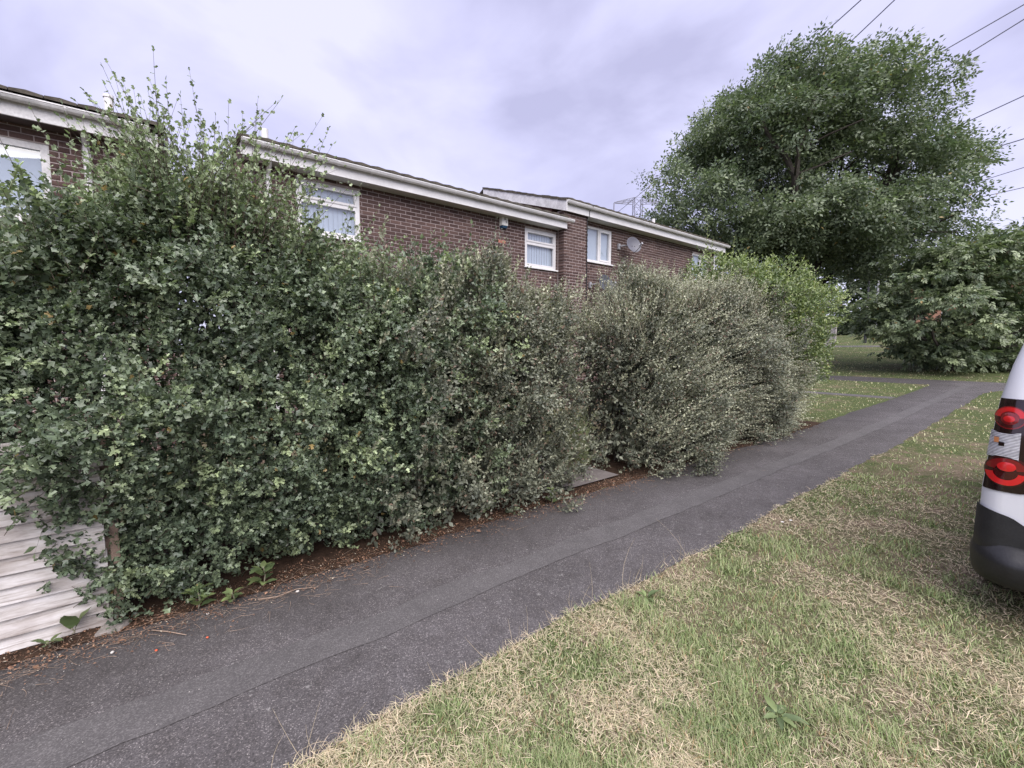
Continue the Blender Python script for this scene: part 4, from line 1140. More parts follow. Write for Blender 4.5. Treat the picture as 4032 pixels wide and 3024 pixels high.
# ================================================================== TREES
INSIDE = [None]
def tree_branches(m, p0, d0, L, rad, depth, spread, wind, out, minr=0.012):
    """recursive limbs; end points are collected in out"""
    pts = [p0]; d = d0.normalized(); p = p0
    for i in range(4):
        d = (d + Vector((random.gauss(0, .14), random.gauss(0, .14), random.gauss(0.02, .09))) + wind * 0.05).normalized()
        p = p + d * (L / 4); pts.append(p)
    if INSIDE[0] is not None and not INSIDE[0](pts[-1]): return
    m.tube(pts, [rad * (1 - 0.42 * k / 4) for k in range(5)], 7 if rad > 0.1 else 5 if rad > 0.04 else 3, cap=False)
    if depth == 0: out.append((pts[-1], d)); out.append((pts[2], d)); return
    k = 3 if depth > 1 else 3
    for j in range(k):
        a = random.uniform(0, 6.28); sp = random.uniform(0.5, 1.0) * spread
        u = d.orthogonal().normalized(); w = d.cross(u)
        nd = (d * math.cos(sp) + (u * math.cos(a) + w * math.sin(a)) * math.sin(sp) + wind * 0.18).normalized()
        tree_branches(m, pts[-1] if j else pts[-1], nd, L * random.uniform(0.6, 0.8), rad * 0.58, depth - 1, spread, wind, out)
    if depth >= 2:
        for q in (1, 2, 3):
            a = random.uniform(0, 6.28); u = d.orthogonal().normalized(); w = d.cross(u)
            nd = (d * 0.45 + (u * math.cos(a) + w * math.sin(a)) * 0.9 + wind * 0.2).normalized()
            tree_branches(m, pts[q], nd, L * random.uniform(0.45, 0.62), rad * 0.4, depth - 2, spread, wind, out)

def crown_points(n, centre, outline, depth_r, seed, clump=0.6, nclump=700, ax=None, shell=0.62, asq=0.75):
    """clump centres filling a crown whose side outline is given in (lateral, height) metres from the centre"""
    ax = RT if ax is None else ax
    a = np.array(ax); b = np.cross(Z3, a)
    o = np.array(outline, float)
    ang = np.arctan2(o[:, 1], o[:, 0]); rad = np.hypot(o[:, 0], o[:, 1]); s = np.argsort(ang)
    ang, rad = ang[s], rad[s]
    ang = np.concatenate([ang - 2 * math.pi, ang, ang + 2 * math.pi]); rad = np.concatenate([rad] * 3)
    i_ = np.arange(nclump) + 0.5; zz = 1 - 2 * i_ / nclump; ph_ = i_ * 2.39996        # evenly spread directions
    d = np.stack([np.sqrt(1 - zz ** 2) * np.cos(ph_), zz, np.sqrt(1 - zz ** 2) * np.sin(ph_)], -1)
    d = unit(d + rng.normal(0, 0.10, d.shape))
    th = np.arctan2(d[:, 2], d[:, 0]); rr = np.interp(th, ang, rad)
    # radial distance: mostly the outer shell
    t = 1 - (1 - rng.uniform(0, 1, nclump) ** asq) * (1 - shell * 0.0)
    t = np.where(rng.uniform(0, 1, nclump) < 0.72, rng.uniform(0.72, 1.0, nclump), rng.uniform(0.25, 0.75, nclump))
    hz_ = np.hypot(d[:, 0], d[:, 2]); 
    lat = d[:, 0] / np.maximum(hz_, 1e-6) * rr * np.sqrt(hz_) * t
    hei = d[:, 2] / np.maximum(hz_, 1e-6) * rr * np.sqrt(hz_) * t
    dp = d[:, 1] * depth_r * t
    return np.array(centre) + lat[:, None] * a + dp[:, None] * b + hei[:, None] * Z3

def crown_leaves(C_, per, cl, size, wind, tmpl, mat, parent, up=0.7, squash=0.75, tint=0.3, cen=None, droop=0.0):
    N = len(C_)
    cs = rng.uniform(0.6, 1.25, N)
    d = unit(rng.normal(0, 1, (N, per, 3))) * (rng.uniform(0.35, 1, (N, per, 1)) ** 0.6)
    d[..., 2] *= squash
    pos = (C_[:, None] + d * (cl * cs)[:, None, None]).reshape(-1, 3)
    out = unit(C_ - cen)[:, None] + d * 0.8
    a = d + out * 0.25 + np.array(wind) + rng.normal(0, 0.35, d.shape) - Z3 * droop
    nr = Z3 * up + out * 0.35 + rng.normal(0, 0.45, d.shape)
    Rm = frames(a.reshape(-1, 3), nr.reshape(-1, 3))
    sz = rng.uniform(size[0], size[1], len(pos))
    tn = np.clip(np.repeat(rng.uniform(0, tint, N), per) + rng.normal(0.06, 0.1, len(pos)), 0, 1)
    return field('crown', tmpl, pos, Rm, sz, tn, mat, parent)

def limbed_crown(centre, outline, depth_r, nsub, per, sub_r, ax=None):
    S_ = crown_points(0, centre, outline, depth_r, 0, nclump=nsub)
    k = rng.uniform(0.65, 1.3, nsub)
    d = rng.normal(0, 0.5, (nsub, per, 3)) * np.array(sub_r) * k[:, None, None]
    drift = np.array(RT) * 0.55 + Z3 * 0.35          # limbs trail off down-wind
    d = d + rng.normal(0, 0.45, (nsub, per, 1)) * drift * sub_r[0]
    return (S_[:, None] + d).reshape(-1, 3)
# --- the big ash
WIND = RT * 0.55 + Vector((0, 0, 0.12))
ax_, ay_ = 27.0, 9.9
az_ = gz(ax_)
tr = empty('ash_tree', (ax_, ay_, az_), 'tall broad ash tree bent by the wind beyond the end of the houses', 'tree')
def at_plane(px, py_, D):
    u, v = (px / 2.16016 - 512) / F_PX, (384 - py_ / 2.16016) / F_PX
    t_ = D / (math.cos(PITCH) + v * math.sin(PITCH))
    return u * t_, EYE + (v * math.cos(PITCH) - math.sin(PITCH)) * t_
def offs_d(px, py_, D, c, inset):   # crown outline in metres at the tree, measured from its middle
    a, b = at_plane(px, py_, D), at_plane(*c, D)
    x, y = a[0] - b[0], a[1] - b[1]; r_ = math.hypot(x, y)
    return x * (r_ - inset) / r_, y * (r_ - inset) / r_
OUT = [offs_d(*q, 24.0, (1765, 352), 1.10) for q in ((1392, 480), (1385, 420), (1400, 370), (1450, 285), (1520, 225), (1560, 165), (1610, 105), (1690, 70), (1780, 78), (1860, 70), (1960, 98), (2012, 105), (2022, 160), (2045, 190),
                          (2108, 215), (2112, 270), (2158, 305), (2172, 350), (2168, 430), (2120, 490), (2050, 535), (1960, 590), (1900, 598), (1830, 560), (1760, 545), (1640, 560), (1560, 545), (1480, 510))]
_l, cz = at_plane(1765, 345, 24.0)
CEN = np.array(FT) * 24.0 + np.array(RT) * (_l - 0.75); CEN[2] = cz - 1.0
def inside(centre, outline, depth_r, k):
    o = np.array(outline); an = np.arctan2(o[:, 1], o[:, 0]); ra = np.hypot(o[:, 0], o[:, 1]); s_ = np.argsort(an); an, ra = an[s_], ra[s_]
    def f(p):
        q = Vector(p) - Vector(centre); l_, h_, d_ = q.dot(RT), q.z, q.dot(FT)
        return (math.hypot(l_, h_) / np.interp(math.atan2(h_, l_), an, ra, period=2 * math.pi)) ** 2 + (d_ / depth_r) ** 2 < k
    return f
INSIDE[0] = inside(CEN, OUT, 5.0, 1.05)
m = MB(); ends = []
base = Vector((ax_, ay_, az_ - 0.3))
fork = Vector((ax_, ay_, az_ + 3.6)) + RT * -0.1
m.tube([base, base + Vector((0, 0, 1.2)), fork], [0.62, 0.5, 0.44], 12, cap=False)
for (lx, up_z, dy, Lb, rb) in ((-0.9, 1.0, 0.1, 5.0, 0.22), (-0.35, 1.2, -0.3, 5.6, 0.25), (0.25, 1.2, 0.3, 5.8, 0.27), (0.75, 0.9, -0.2, 5.8, 0.24), (1.3, 0.6, 0.2, 5.6, 0.20), (-1.4, 0.5, -0.1, 4.4, 0.18), (0.1, 0.8, -1.0, 4.6, 0.2), (-0.1, 0.8, 1.0, 4.6, 0.2), (1.4, 0.22, -0.5, 4.6, 0.15)):
    tree_branches(m, fork, RT * lx + Vector((0, 0, up_z)) + FT * dy, Lb, rb, 3, 0.55, WIND * 0.5, ends)
m.build('trunk', 'bark', tr)
Cp = limbed_crown(CEN, OUT, 4.2, 235, 10, (1.15, 1.15, 0.75))
kp = np.array([inside(CEN, OUT, 5.2, 1.25)(p) for p in Cp]); Cp = Cp[kp]
crown_leaves(Cp, 30, 0.66, (0.20, 0.34), tuple(WIND * 0.9), PINN, 'ash', tr, 0.6, 0.7, 0.42, CEN, 0.1)

# --- broad dark young tree right, beside the crossing path
sx_, sy_ = 27.9, 3.4
sz_ = gz(sx_)
st = empty('cherry_tree', (sx_, sy_, sz_), 'low spreading dark green tree with big leaves just past the path crossing at right', 'tree')
SC = 48.06
OUT2 = [offs_d(*q, 20.0, (2085, 650), 0.12) for q in ((1850, 712), (1880, 690), (1905, 640), (1925, 590), (1960, 560), (2010, 540), (2060, 535), (2110, 505), (2150, 495), (2190, 500), (2230, 490), (2290, 520), (2340, 600), (2350, 700), (2320, 770), (2240, 790), (2180, 785), (2120, 790), (2060, 805), (2010, 790), (1970, 800), (1930, 765), (1885, 738))]
c2z = 1.6 + (749.6 - 650) / SC
CE2 = np.array([sx_, sy_, 0]) + np.array(RT) * ((2085 - 2060) / SC); CE2[2] = c2z
INSIDE[0] = inside(CE2, OUT2, 3.2, 0.85)
m = MB(); ends = []
base = Vector((sx_, sy_, sz_ - 0.2)); fork = base + Vector((0.0, 0, 0.95))
m.tube([base, fork], [0.24, 0.20], 9, cap=False)
for lx, uz, dy in ((-1.2, 0.5, -.2), (-0.6, 1.0, 0.2), (0.1, 1.2, -0.3), (0.7, 0.9, 0.2), (1.3, 0.5, -0.2), (0.2, 0.6, -1.0), (-1.3, 0.12, -0.4)):
    tree_branches(m, fork, RT * lx + Vector((0, 0, uz)) + FT * dy, 2.1, 0.09, 2, 0.6, WIND * 0.3, ends)
m.build('trunk', 'bark', st)
Cp = limbed_crown(CE2, OUT2, 2.4, 112, 8, (0.70, 0.70, 0.26))
kp = Cp[:, 2] > gz(sx_) + 0.25
crown_leaves(Cp[kp], 17, 0.42, (0.22, 0.36), tuple(WIND * 0.35), SPRAY, 'cherry', st, 1.0, 0.5, 0.5, CE2, 0.30)

# --- far wood and a rounded shrub in front of it
n = 260
fx = rng.uniform(66, 90, n); fy = rng.uniform(-30, 44, n)
base_z = ground(fx)
hgt = 5.5 + 4.5 * vnoise(np.stack([fy, fx * 0, fx * 0], -1), 0.16, 3)
Cw = np.stack([fx, fy, base_z + hgt * rng.uniform(0.05, 1, n)], -1)
Cw = Cw[~((Cw[:, 1] < 11) & (Cw[:, 1] > -8) & (Cw[:, 0] < 64))]
fwood = crown_leaves(Cw, 24, 2.4, (1.1, 1.8), (0.1, -0.1, 0), SPRAY, 'far_leaf', None, 0.8, 0.8, 0.5, np.array([85, 5, 0.0]), 0.1)
fwood.name = 'far_wood'; props(fwood, 'dark belt of distant trees closing the view at right', 'wood', kind='stuff')
def round_shrub(name, c, r, label, n=120, ):
    o = empty(name, (c[0], c[1], gz(c[0])), label, 'shrub')
    d = unit(rng.normal(0, 1, (n, 3))); d[:, 2] = np.abs(d[:, 2])
    C_ = np.array([c[0], c[1], gz(c[0]) + 0.2]) + d * np.array(r) * rng.uniform(0.5, 1, (n, 1))
    f = crown_leaves(C_, 40, 0.42, (0.16, 0.30), (0.1, 0, 0), SPRAY, 'far_leaf', o, 0.8, 0.8, 0.5, np.array([c[0], c[1], gz(c[0])]), 0.1)
    f.name = 'foliage'
    MB().tube([(c[0], c[1], gz(c[0]) - 0.1), (c[0], c[1], gz(c[0]) + 0.9)], 0.09, 6).build('stem', 'bark', o)
round_shrub('garden_shrub', (57.0, 15.6), (1.6, 1.6, 2.0), 'rounded grey-green shrub at the foot of the distant trees')
round_shrub('garden_shrub', (58.0, 19.0), (1.5, 2.2, 3.4), 'taller dark shrub behind the far pale fence')

# ================================================================== VAN
VX, VY = 3.705, -0.585                       # rear face and centre line; it points along +X
van = empty('white_van', (VX + 2.1, VY, 0), 'white panel van parked on the grass at the right edge, seen from behind', 'van')
HWP = [(0.26, 0.80), (0.36, 0.87), (0.48, 0.898), (0.64, 0.893), (0.79, 0.890), (1.05, 0.872), (1.30, 0.850), (1.50, 0.815), (1.65, 0.777), (1.74, 0.70), (1.80, 0.56), (1.825, 0.30)]
hw_ = lambda z: float(np.interp(z, [p[0] for p in HWP], [p[1] for p in HWP]))
rx_ = lambda z: 0.17 * max(0.0, (z - 1.0) / 0.8) ** 2 + max(0.0, (z - 1.74)) * 1.6
fx_ = lambda z: float(np.interp(z, [0.26, 0.45, 0.8, 0.98, 1.06, 1.7, 1.825], [4.12, 4.20, 4.16, 3.95, 3.25, 2.55, 2.35]))
RC = 0.10
def loop(z, off=0.0, n=7):
    w, x0, x1 = hw_(z) + off, rx_(z) - off, fx_(z) + off
    pts = []
    for (cx, cy, a0) in ((x0 + RC, w - RC, 90), (x0 + RC, -w + RC, 180), (x1 - 0.3, -w + 0.3, 270), (x1 - 0.3, w - 0.3, 0)):
        r_ = RC if cx < 2 else 0.3
        for k in range(n):
            a = R(a0 + 90 * k / (n - 1)); pts.append((VX + cx + r_ * math.cos(a), VY + cy + r_ * math.sin(a), z))
    return pts
zl = [0.26, 0.31, 0.36, 0.42, 0.48, 0.56, 0.64, 0.72, 0.79, 0.9, 0.98, 1.02, 1.06, 1.15, 1.30, 1.42, 1.50, 1.58, 1.65, 1.70, 1.74, 1.78, 1.80, 1.825]
m = MB(); L0 = len(loop(0.5))
for z in zl: m.v += loop(z)
for i in range(len(zl) - 1):
    for j in range(L0):
        a, b = i * L0 + j, i * L0 + (j + 1) % L0
        m.f.append((a, b, b + L0, a + L0))
m.f.append(tuple(range((len(zl) - 1) * L0, len(zl) * L0))); m.f.append(tuple(range(L0))[::-1])
vb = m.build('body', 'van_white', van, smooth=True)
mod = vb.modifiers.new('smooth_edges', 'EDGE_SPLIT'); mod.split_angle = R(40)
def rear(y, z, off):
    """point on the rear skin at lateral y (from the centre line) and height z"""
    w = hw_(z); s = 1 if y >= 0 else -1; q = min(abs(y), w - 0.001) - (w - RC)
    x = rx_(z) + (RC - math.sqrt(max(0.0, RC * RC - q * q)) if q > 0 else 0)
    nx, ny = (-1, 0) if q <= 0 else (-math.sqrt(max(0.0, 1 - (q / RC) ** 2)), q / RC * s)
    return (VX + x + nx * off, VY + y + ny * off, z)
def patch(name, mat, ys, zs, off, parent, fn=None, label=None):
    m = MB(); ny, nz_ = len(ys), len(zs)
    for z in zs:
        for y in ys:
            yy, zz = fn(y, z) if fn else (y, z)
            m.v.append(rear(yy, zz, off))
    for i in range(nz_ - 1):
        for j in range(ny - 1):
            a = i * ny + j; m.f.append((a, a + 1, a + 1 + ny, a + ny))
    return m.build(name, mat, parent, smooth=True, label=label)
def lens(name, mat, cy, cz_, ry, rz, off, dome, parent, a0=0, a1=360, hole=0.0, n=36):
    m = MB(); rr = [hole, 0.5 + hole / 2, 0.85 if hole < 0.8 else (1 + hole) / 2, 1.0]; rr = sorted(set(rr))
    for k, q in enumerate(rr):
        for j in range(n + 1):
            a = R(a0 + (a1 - a0) * j / n)
            m.v.append(rear(cy + ry * q * math.cos(a), cz_ + rz * q * math.sin(a), off + dome * (1 - q * q)))
    for k in range(len(rr) - 1):
        for j in range(n):
            a = k * (n + 1) + j; m.f.append((a, a + 1, a + n + 2, a + n + 1))
    return m.build(name, mat, parent, smooth=True)
for sgn in (1, -1):
    lab = None
    ysl = [sgn * y for y in np.linspace(0.66, 0.879, 16)]
    wy = lambda y, z: (sgn * min(abs(y), hw_(z) - 0.0005), z)
    tl = patch('tail_light', 'lamp_house', ysl, [0.785 + 0.525 * k / 12 for k in range(13)], 0.006, van,
               lambda y, z: (sgn * (abs(y) + (hw_(z) - 0.890) * (abs(y) - 0.66) / 0.228), z - 0.035 * ((abs(y) - 0.74) / 0.15 if z < 0.80 and abs(y) < 0.74 else 0)))
    c = sgn
    lens('lens', 'lamp_mid', c * 0.797, 1.205, 0.061, 0.064, 0.0075, 0.0, tl)
    lens('lens_ring', 'lamp_red', c * 0.797, 1.205, 0.057, 0.058, 0.0090, 0.0, tl, 3, 177, 0.60)
    lens('lens_ring', 'lamp_dark', c * 0.797, 1.205, 0.055, 0.056, 0.0088, 0.0, tl, 183, 357, 0.58)
    lens('lens_core', 'lamp_mid', c * 0.797, 1.200, 0.033, 0.034, 0.0095, 0.004, tl)
    lens('lens_core', 'lamp_red', c * 0.797, 1.198, 0.020, 0.018, 0.0140, 0.002, tl)
    lens('lens', 'lamp_dark', c * 0.794, 0.903, 0.086, 0.088, 0.0075, 0.003, tl)
    lens('lens_ring', 'lamp_red', c * 0.794, 0.900, 0.076, 0.076, 0.0125, 0.0, tl, 187, 353, 0.60)
    lens('lens_ring', 'lamp_mid', c * 0.794, 0.906, 0.076, 0.070, 0.0125, 0.0, tl, 8, 172, 0.52)
    lens('lens_core', 'lamp_red', c * 0.792, 0.930, 0.034, 0.026, 0.0135, 0.002, tl)
    def pinch(y, z):
        t_ = (abs(y) - 0.752) / 0.108
        mid = 1 - (2 * t_ - 1) ** 2
        s_ = (z - 0.972) / 0.156
        return (sgn * (0.752 + (0.108 + 0.010 * (1 - s_)) * t_), 0.972 + 0.156 * s_ + (0.5 - s_) * 0.026 * mid)
    patch('clear_lens', 'lamp_clear', [c * y for y in np.linspace(0.752, 0.860, 10)], [0.972 + 0.156 * k / 8 for k in range(9)], 0.011, tl, pinch)
    patch('indicator_bulb', 'lamp_amber', [c * y for y in np.linspace(0.826, 0.844, 5)], [1.060 + 0.030 * k / 4 for k in range(5)], 0.0135, tl)
    patch('indicator_bulb', 'lamp_house', [c * y for y in np.linspace(0.806, 0.826, 4)], [1.045 + 0.020 * k / 3 for k in range(4)], 0.0145, tl)
# rear bumper: corner pieces under the lamps and a projecting lower step all round the back
def sweep_plan(name, mat, prof, parent, y_to=-1.0):
    """profile [(offset, z)] carried round the rear of the van"""
    plan = []
    r_ = 0.17
    w = 0.895
    for x in (0.62, 0.4, 0.25): plan.append(((x, w), (0, 1)))
    for k in range(9):
        a = R(90 + 90 * k / 8); plan.append(((r_ + r_ * math.cos(a), w - r_ + r_ * math.sin(a)), (math.cos(a), math.sin(a))))
    for y in (0.5, 0.2, -0.2, -0.5): plan.append(((0.0, y), (-1, 0)))
    for k in range(9):
        a = R(180 + 90 * k / 8); plan.append(((r_ + r_ * math.cos(a), -w + r_ + r_ * math.sin(a)), (math.cos(a), math.sin(a))))
    for x in (0.25, 0.4, 0.62): plan.append(((x, -w), (0, -1)))
    m = MB(); n = len(prof)
    for (px, py_), (nx, ny) in plan:
        for o_, z in prof:
            lat = 0.35 if abs(ny) > 0.5 and px > 0.2 else 1.0
            kx = o_ * (0.25 + 0.75 * abs(nx)) 
            m.v.append((VX + px + nx * kx, VY + py_ + ny * o_ * 0.30, z))
    for i in range(len(plan) - 1):
        for j in range(n - 1):
            a = i * n + j; m.f.append((a, a + n, a + n + 1, a + 1))
    return m.build(name, mat, parent, smooth=True)
bu = sweep_plan('bumper', 'van_black', [(-0.03, 0.486), (0.012, 0.484), (0.030, 0.474), (0.075, 0.432), (0.098, 0.405), (0.102, 0.385), (0.090, 0.33), (0.062, 0.275), (0.02, 0.245), (-0.06, 0.235)], van)
for sgn in (1, -1):
    ys = list(np.linspace(0.66, 0.894, 14))
    def cornerp(y, z):
        t_ = (z - 0.48) / 0.2
        zt = np.interp(abs(y), [0.66, 0.69, 0.755, 0.895], [0.50, 0.60, 0.645, 0.685])
        return (sgn * min(abs(y), hw_(z) - 0.0006), 0.43 + (zt - 0.43) * t_)
    patch('bumper_corner', 'van_black', [sgn * y for y in ys], [0.48 + 0.2 * k / 8 for k in range(9)], 0.012, bu, cornerp)
    # side cladding strip continuing forward from the corner
    MB().box((VX + 0.10, VY + sgn * 0.880 - 0.012, 0.40), (VX + 0.55, VY + sgn * 0.880 + 0.022, 0.66)).build('side_cladding', 'van_black', van)
patch('rear_window', 'dark_glass', list(np.linspace(-0.58, 0.58, 12)), [1.08 + 0.48 * k / 8 for k in range(9)], 0.006, van)
for s in (1, -1):
    MB().add([(VX + 2.1, VY + s * 0.873, 1.12), (VX + 3.0, VY + s * 0.868, 1.12), (VX + 2.75, VY + s * 0.815, 1.55), (VX + 2.15, VY + s * 0.812, 1.55)], [(0, 1, 2, 3)]).build('side_window', 'dark_glass', van)
MB().add([(VX + 3.22, VY - 0.72, 1.10), (VX + 3.22, VY + 0.72, 1.10), (VX + 2.66, VY + 0.62, 1.62), (VX + 2.66, VY - 0.62, 1.62)], [(0, 1, 2, 3)]).build('windscreen', 'dark_glass', van)
for s in (1, -1):
    for x in (0.75, 3.35):
        wh = MB().tube([(VX + x, VY + s * 0.68, 0.315), (VX + x, VY + s * 0.70, 0.315), (VX + x, VY + s * 0.88, 0.315), (VX + x, VY + s * 0.905, 0.315)], [0.28, 0.31, 0.31, 0.28], 28).build('wheel', 'tyre', van)
        MB().tube([(VX + x, VY + s * 0.86, 0.315), (VX + x, VY + s * 0.910, 0.315)], [0.20, 0.19], 20).build('rim', 'rim', wh)
    MB().box((VX + 3.0, VY + s * 0.86, 1.00), (VX + 3.12, VY + s * 0.97, 1.18)).build('wing_mirror', 'van_black', van)
    MB().box((VX + 4.05, VY + s * 0.55 - 0.14, 0.70), (VX + 4.20, VY + s * 0.55 + 0.14, 0.88)).build('headlight', 'lamp_clear', van)

# ================================================================== GRASS
def grass_patch(name, n, rmin, rmax, parent, hmul=1.0, wmul=1.0, pw_=1.0, near=False):
    """blades of mown grass: green tufts among flattened straw"""
    r = np.exp(rng.uniform(math.log(rmin), math.log(rmax), n))
    a = rng.uniform(PHI - R(66), PHI + R(40), n)
    X, Y = r * np.cos(a), r * np.sin(a)
    if near:                                # the verge at and behind the standpoint, evenly covered
        X, Y = rng.uniform(-3.0, 4.0, n), rng.uniform(-3.2, 1.8, n); r = np.hypot(X, Y)
        k_ = (r < 1.40) | (np.abs((np.arctan2(Y, X) - PHI + R(13) + math.pi) % (2 * math.pi) - math.pi) > R(52)); X, Y, r = X[k_], Y[k_], r[k_]; n = len(X)
    e1 = 1.75 + 0.10 * (vnoise(np.stack([X, X * 0 + .3, X * 0 + .7], -1), 2.1, 1) - .5) + 0.06 * (vnoise(np.stack([X, X * 0 + .3, X * 0 + .7], -1), 9.0, 1) - .5)
    fl = np.clip(X - 19.5, 0, None)
    verge = (Y < e1 - 0.10 * fl ** 1.6 + rng.normal(0.0, 0.018, n)) & (X < 22.4)
    far = (Y > 3.30) & (X > 10.9) & (X < 22.3) & ~((X > 16.5) & (X < 17.15)) & (Y < 8.4)
    hill = (X > 24.0)
    k = verge | far | hill
    X, Y, r, e1 = X[k], Y[k], r[k], e1[k]; n = len(X)
    P = np.stack([X, Y, ground(X)], -1)
    g = 0.40 * vnoise(P, 0.9, 61) + 0.40 * vnoise(P, 2.6, 62) + 0.20 * vnoise(P, 7.0, 64)
    # more straw towards the van and along the path edge
    straw_p = np.clip(0.24 + 2.7 * (g - 0.48) + 0.26 * np.clip((X - 1.9) / 2.5, 0, 1) + 0.5 * np.exp(-np.clip(e1 - Y, 0, 9) / 0.06) * (X < 20), 0.06, 0.93)
    straw_p = np.where(X > 10.9, straw_p * 0.38, straw_p)
    is_s = rng.uniform(0, 1, n) < straw_p
    az = rng.uniform(0, 2 * math.pi, n)
    tilt = np.where(is_s, rng.uniform(0.05, 0.45, n), rng.uniform(0.55, 1.35, n))
    tuft = vnoise(P, 5.5, 63)
    h = np.where(is_s, rng.uniform(0.022, 0.062, n), rng.uniform(0.020, 0.050, n) * (0.6 + 2.3 * np.clip(tuft - 0.38, 0, 1))) * hmul
    A = np.stack([np.cos(az) * np.cos(tilt), np.sin(az) * np.cos(tilt), np.sin(tilt)], -1)
    Nn = np.stack([-np.cos(az) * np.sin(tilt), -np.sin(az) * np.sin(tilt), np.cos(tilt)], -1) + rng.normal(0, 0.2, (n, 3))
    P[:, 2] += np.where(is_s, rng.uniform(0.0, 0.022, n), 0.0)
    wd = np.where(is_s, rng.uniform(0.0013, 0.0026, n), rng.uniform(0.0022, 0.0044, n)) * wmul * np.clip(r / 3.0, 1, None) ** pw_
    scl = np.stack([h, wd, h], -1)
    tint = np.where(is_s, rng.uniform(0.55, 1.0, n) * np.where(X > 9.5, 0.7, 1.0), np.clip(rng.beta(1.3, 4, n) * 0.7 + np.where(X > 9.5, 0.24, 0.0), 0, 1))  # far green blades tinted paler to offset the trees' shade
    return field(name, BLADE, P, frames(A, Nn), scl, tint, 'grass', parent)
g1 = grass_patch('grass', 245000, 1.35, 7.0, None)
props(g1, 'short dry mown grass of the near verge, green tufts among straw', 'grass', kind='stuff')
g3 = grass_patch('grass', 45000, 0.2, 4.0, None, 1.0, 1.3, 1.0, True)
props(g3, 'dry mown grass of the verge right at the viewer and behind the van corner', 'grass', kind='stuff')
g2 = grass_patch('grass', 82000, 6.0, 60.0, None, 1.1, 1.0, 0.95)
props(g2, 'mown grass farther off beside and beyond the footpath', 'grass', kind='stuff')

# ------------------------------------------------------------------ small things
# seed stalks along the path edge
n = 90
X = rng.uniform(0.2, 3.2, n); B = np.stack([X, 1.72 + rng.normal(0, 0.05, n), np.zeros(n)], -1)
dr = np.stack([rng.normal(-0.1, 0.45, n), rng.normal(0.2, 0.45, n), np.ones(n)], -1); L = rng.uniform(0.05, 0.17, n); L[:7] = rng.uniform(0.22, 0.34, 7)
q = np.linspace(0, 1, 5)[None, :, None]; cv = rng.normal(0, 0.25, (n, 1, 3))
o = stems_mesh('grass_stalks', B[:, None] + unit(dr)[:, None] * q * L[:, None, None] + cv * q ** 2 * L[:, None, None], 0.0011, plain('straw_stalk', (0.52, 0.43, 0.29, 1), 0.8, 0.3, 30), None)
props(o, 'dry seed stalks leaning over the asphalt edge', 'grass', kind='stuff')
# dead leaves and twigs along the hedge foot
n = 11000
X = rng.uniform(-1.0, 10.4, n) ; X = np.where(rng.uniform(0, 1, n) < 0.62, rng.uniform(-1.0, 4.6, n), X)
Y = 3.30 + rng.normal(0, 0.10, n) + rng.exponential(0.05, n) * -1 + np.where(X < 0.2, -0.03, 0)
P = np.stack([X, Y, ground(X) + 0.012 + rng.uniform(0, 0.012, n)], -1)
az = rng.uniform(0, 6.28, n)
A = np.stack([np.cos(az), np.sin(az), rng.normal(0, 0.3, n)], -1); Nn = np.stack([rng.normal(0, 0.4, n), rng.normal(0, 0.4, n), np.ones(n)], -1)
sz = rng.uniform(0.006, 0.017, n); big_ = rng.uniform(0, 1, n) < 0.012; sz = np.where(big_, sz * 3, sz)
o = field('leaf_litter', LEAF2, P, frames(A, Nn), sz, rng.beta(1.1, 2.2, n), 'litter', None)
props(o, 'brown leaf litter lying along the foot of the hedges', 'leaf litter', kind='stuff')
n = 700
X = np.where(rng.uniform(0, 1, n) < 0.5, rng.uniform(-0.9, 1.2, n), rng.uniform(-0.9, 9, n)); Y = 3.2 + rng.normal(0, 0.11, n) - rng.exponential(0.07, n)
az = rng.uniform(0, 6.28, n); L = rng.uniform(0.02, 0.13, n)
B = np.stack([X, Y, ground(X) + 0.012], -1); dr = np.stack([np.cos(az), np.sin(az), rng.normal(0.04, 0.06, n)], -1)
cv = rng.normal(0, 0.25, (n, 1, 3)) * np.array([1, 1, 0.1])
o = stems_mesh('twig_litter', B[:, None] + dr[:, None] * q * L[:, None, None] + cv * q ** 2 * L[:, None, None], 0.0014, 'twig', None)
props(o, 'scattered dry twigs on the asphalt beside the hedges', 'twigs', kind='stuff')
# grit and pale crumbs on the path
n = 620
X = rng.uniform(-1, 9, n); Y = rng.uniform(1.8, 3.3, n)
P = np.stack([X, Y, ground(X) + 0.010], -1); az = rng.uniform(0, 6.28, n)
Rm = frames(np.stack([np.cos(az), np.sin(az), 0 * az], -1), rng.normal(0, 0.3, (n, 3)) + Z3)
OCT = (np.array([(0.5, 0, 0), (-0.5, 0, 0), (0, 0.4, 0), (0, -0.4, 0), (0, 0, 0.3), (0, 0, -0.3)], float), np.array([(0, 2, 4), (2, 1, 4), (1, 3, 4), (3, 0, 4), (2, 0, 5), (1, 2, 5), (3, 1, 5), (0, 3, 5)]))
o = field('grit', OCT, P, Rm, 0.0025 + 0.008 * rng.beta(1, 4, n), rng.uniform(0, 1, n), 'pebble', None)
props(o, 'loose pale grit scattered over the asphalt', 'grit', kind='stuff')

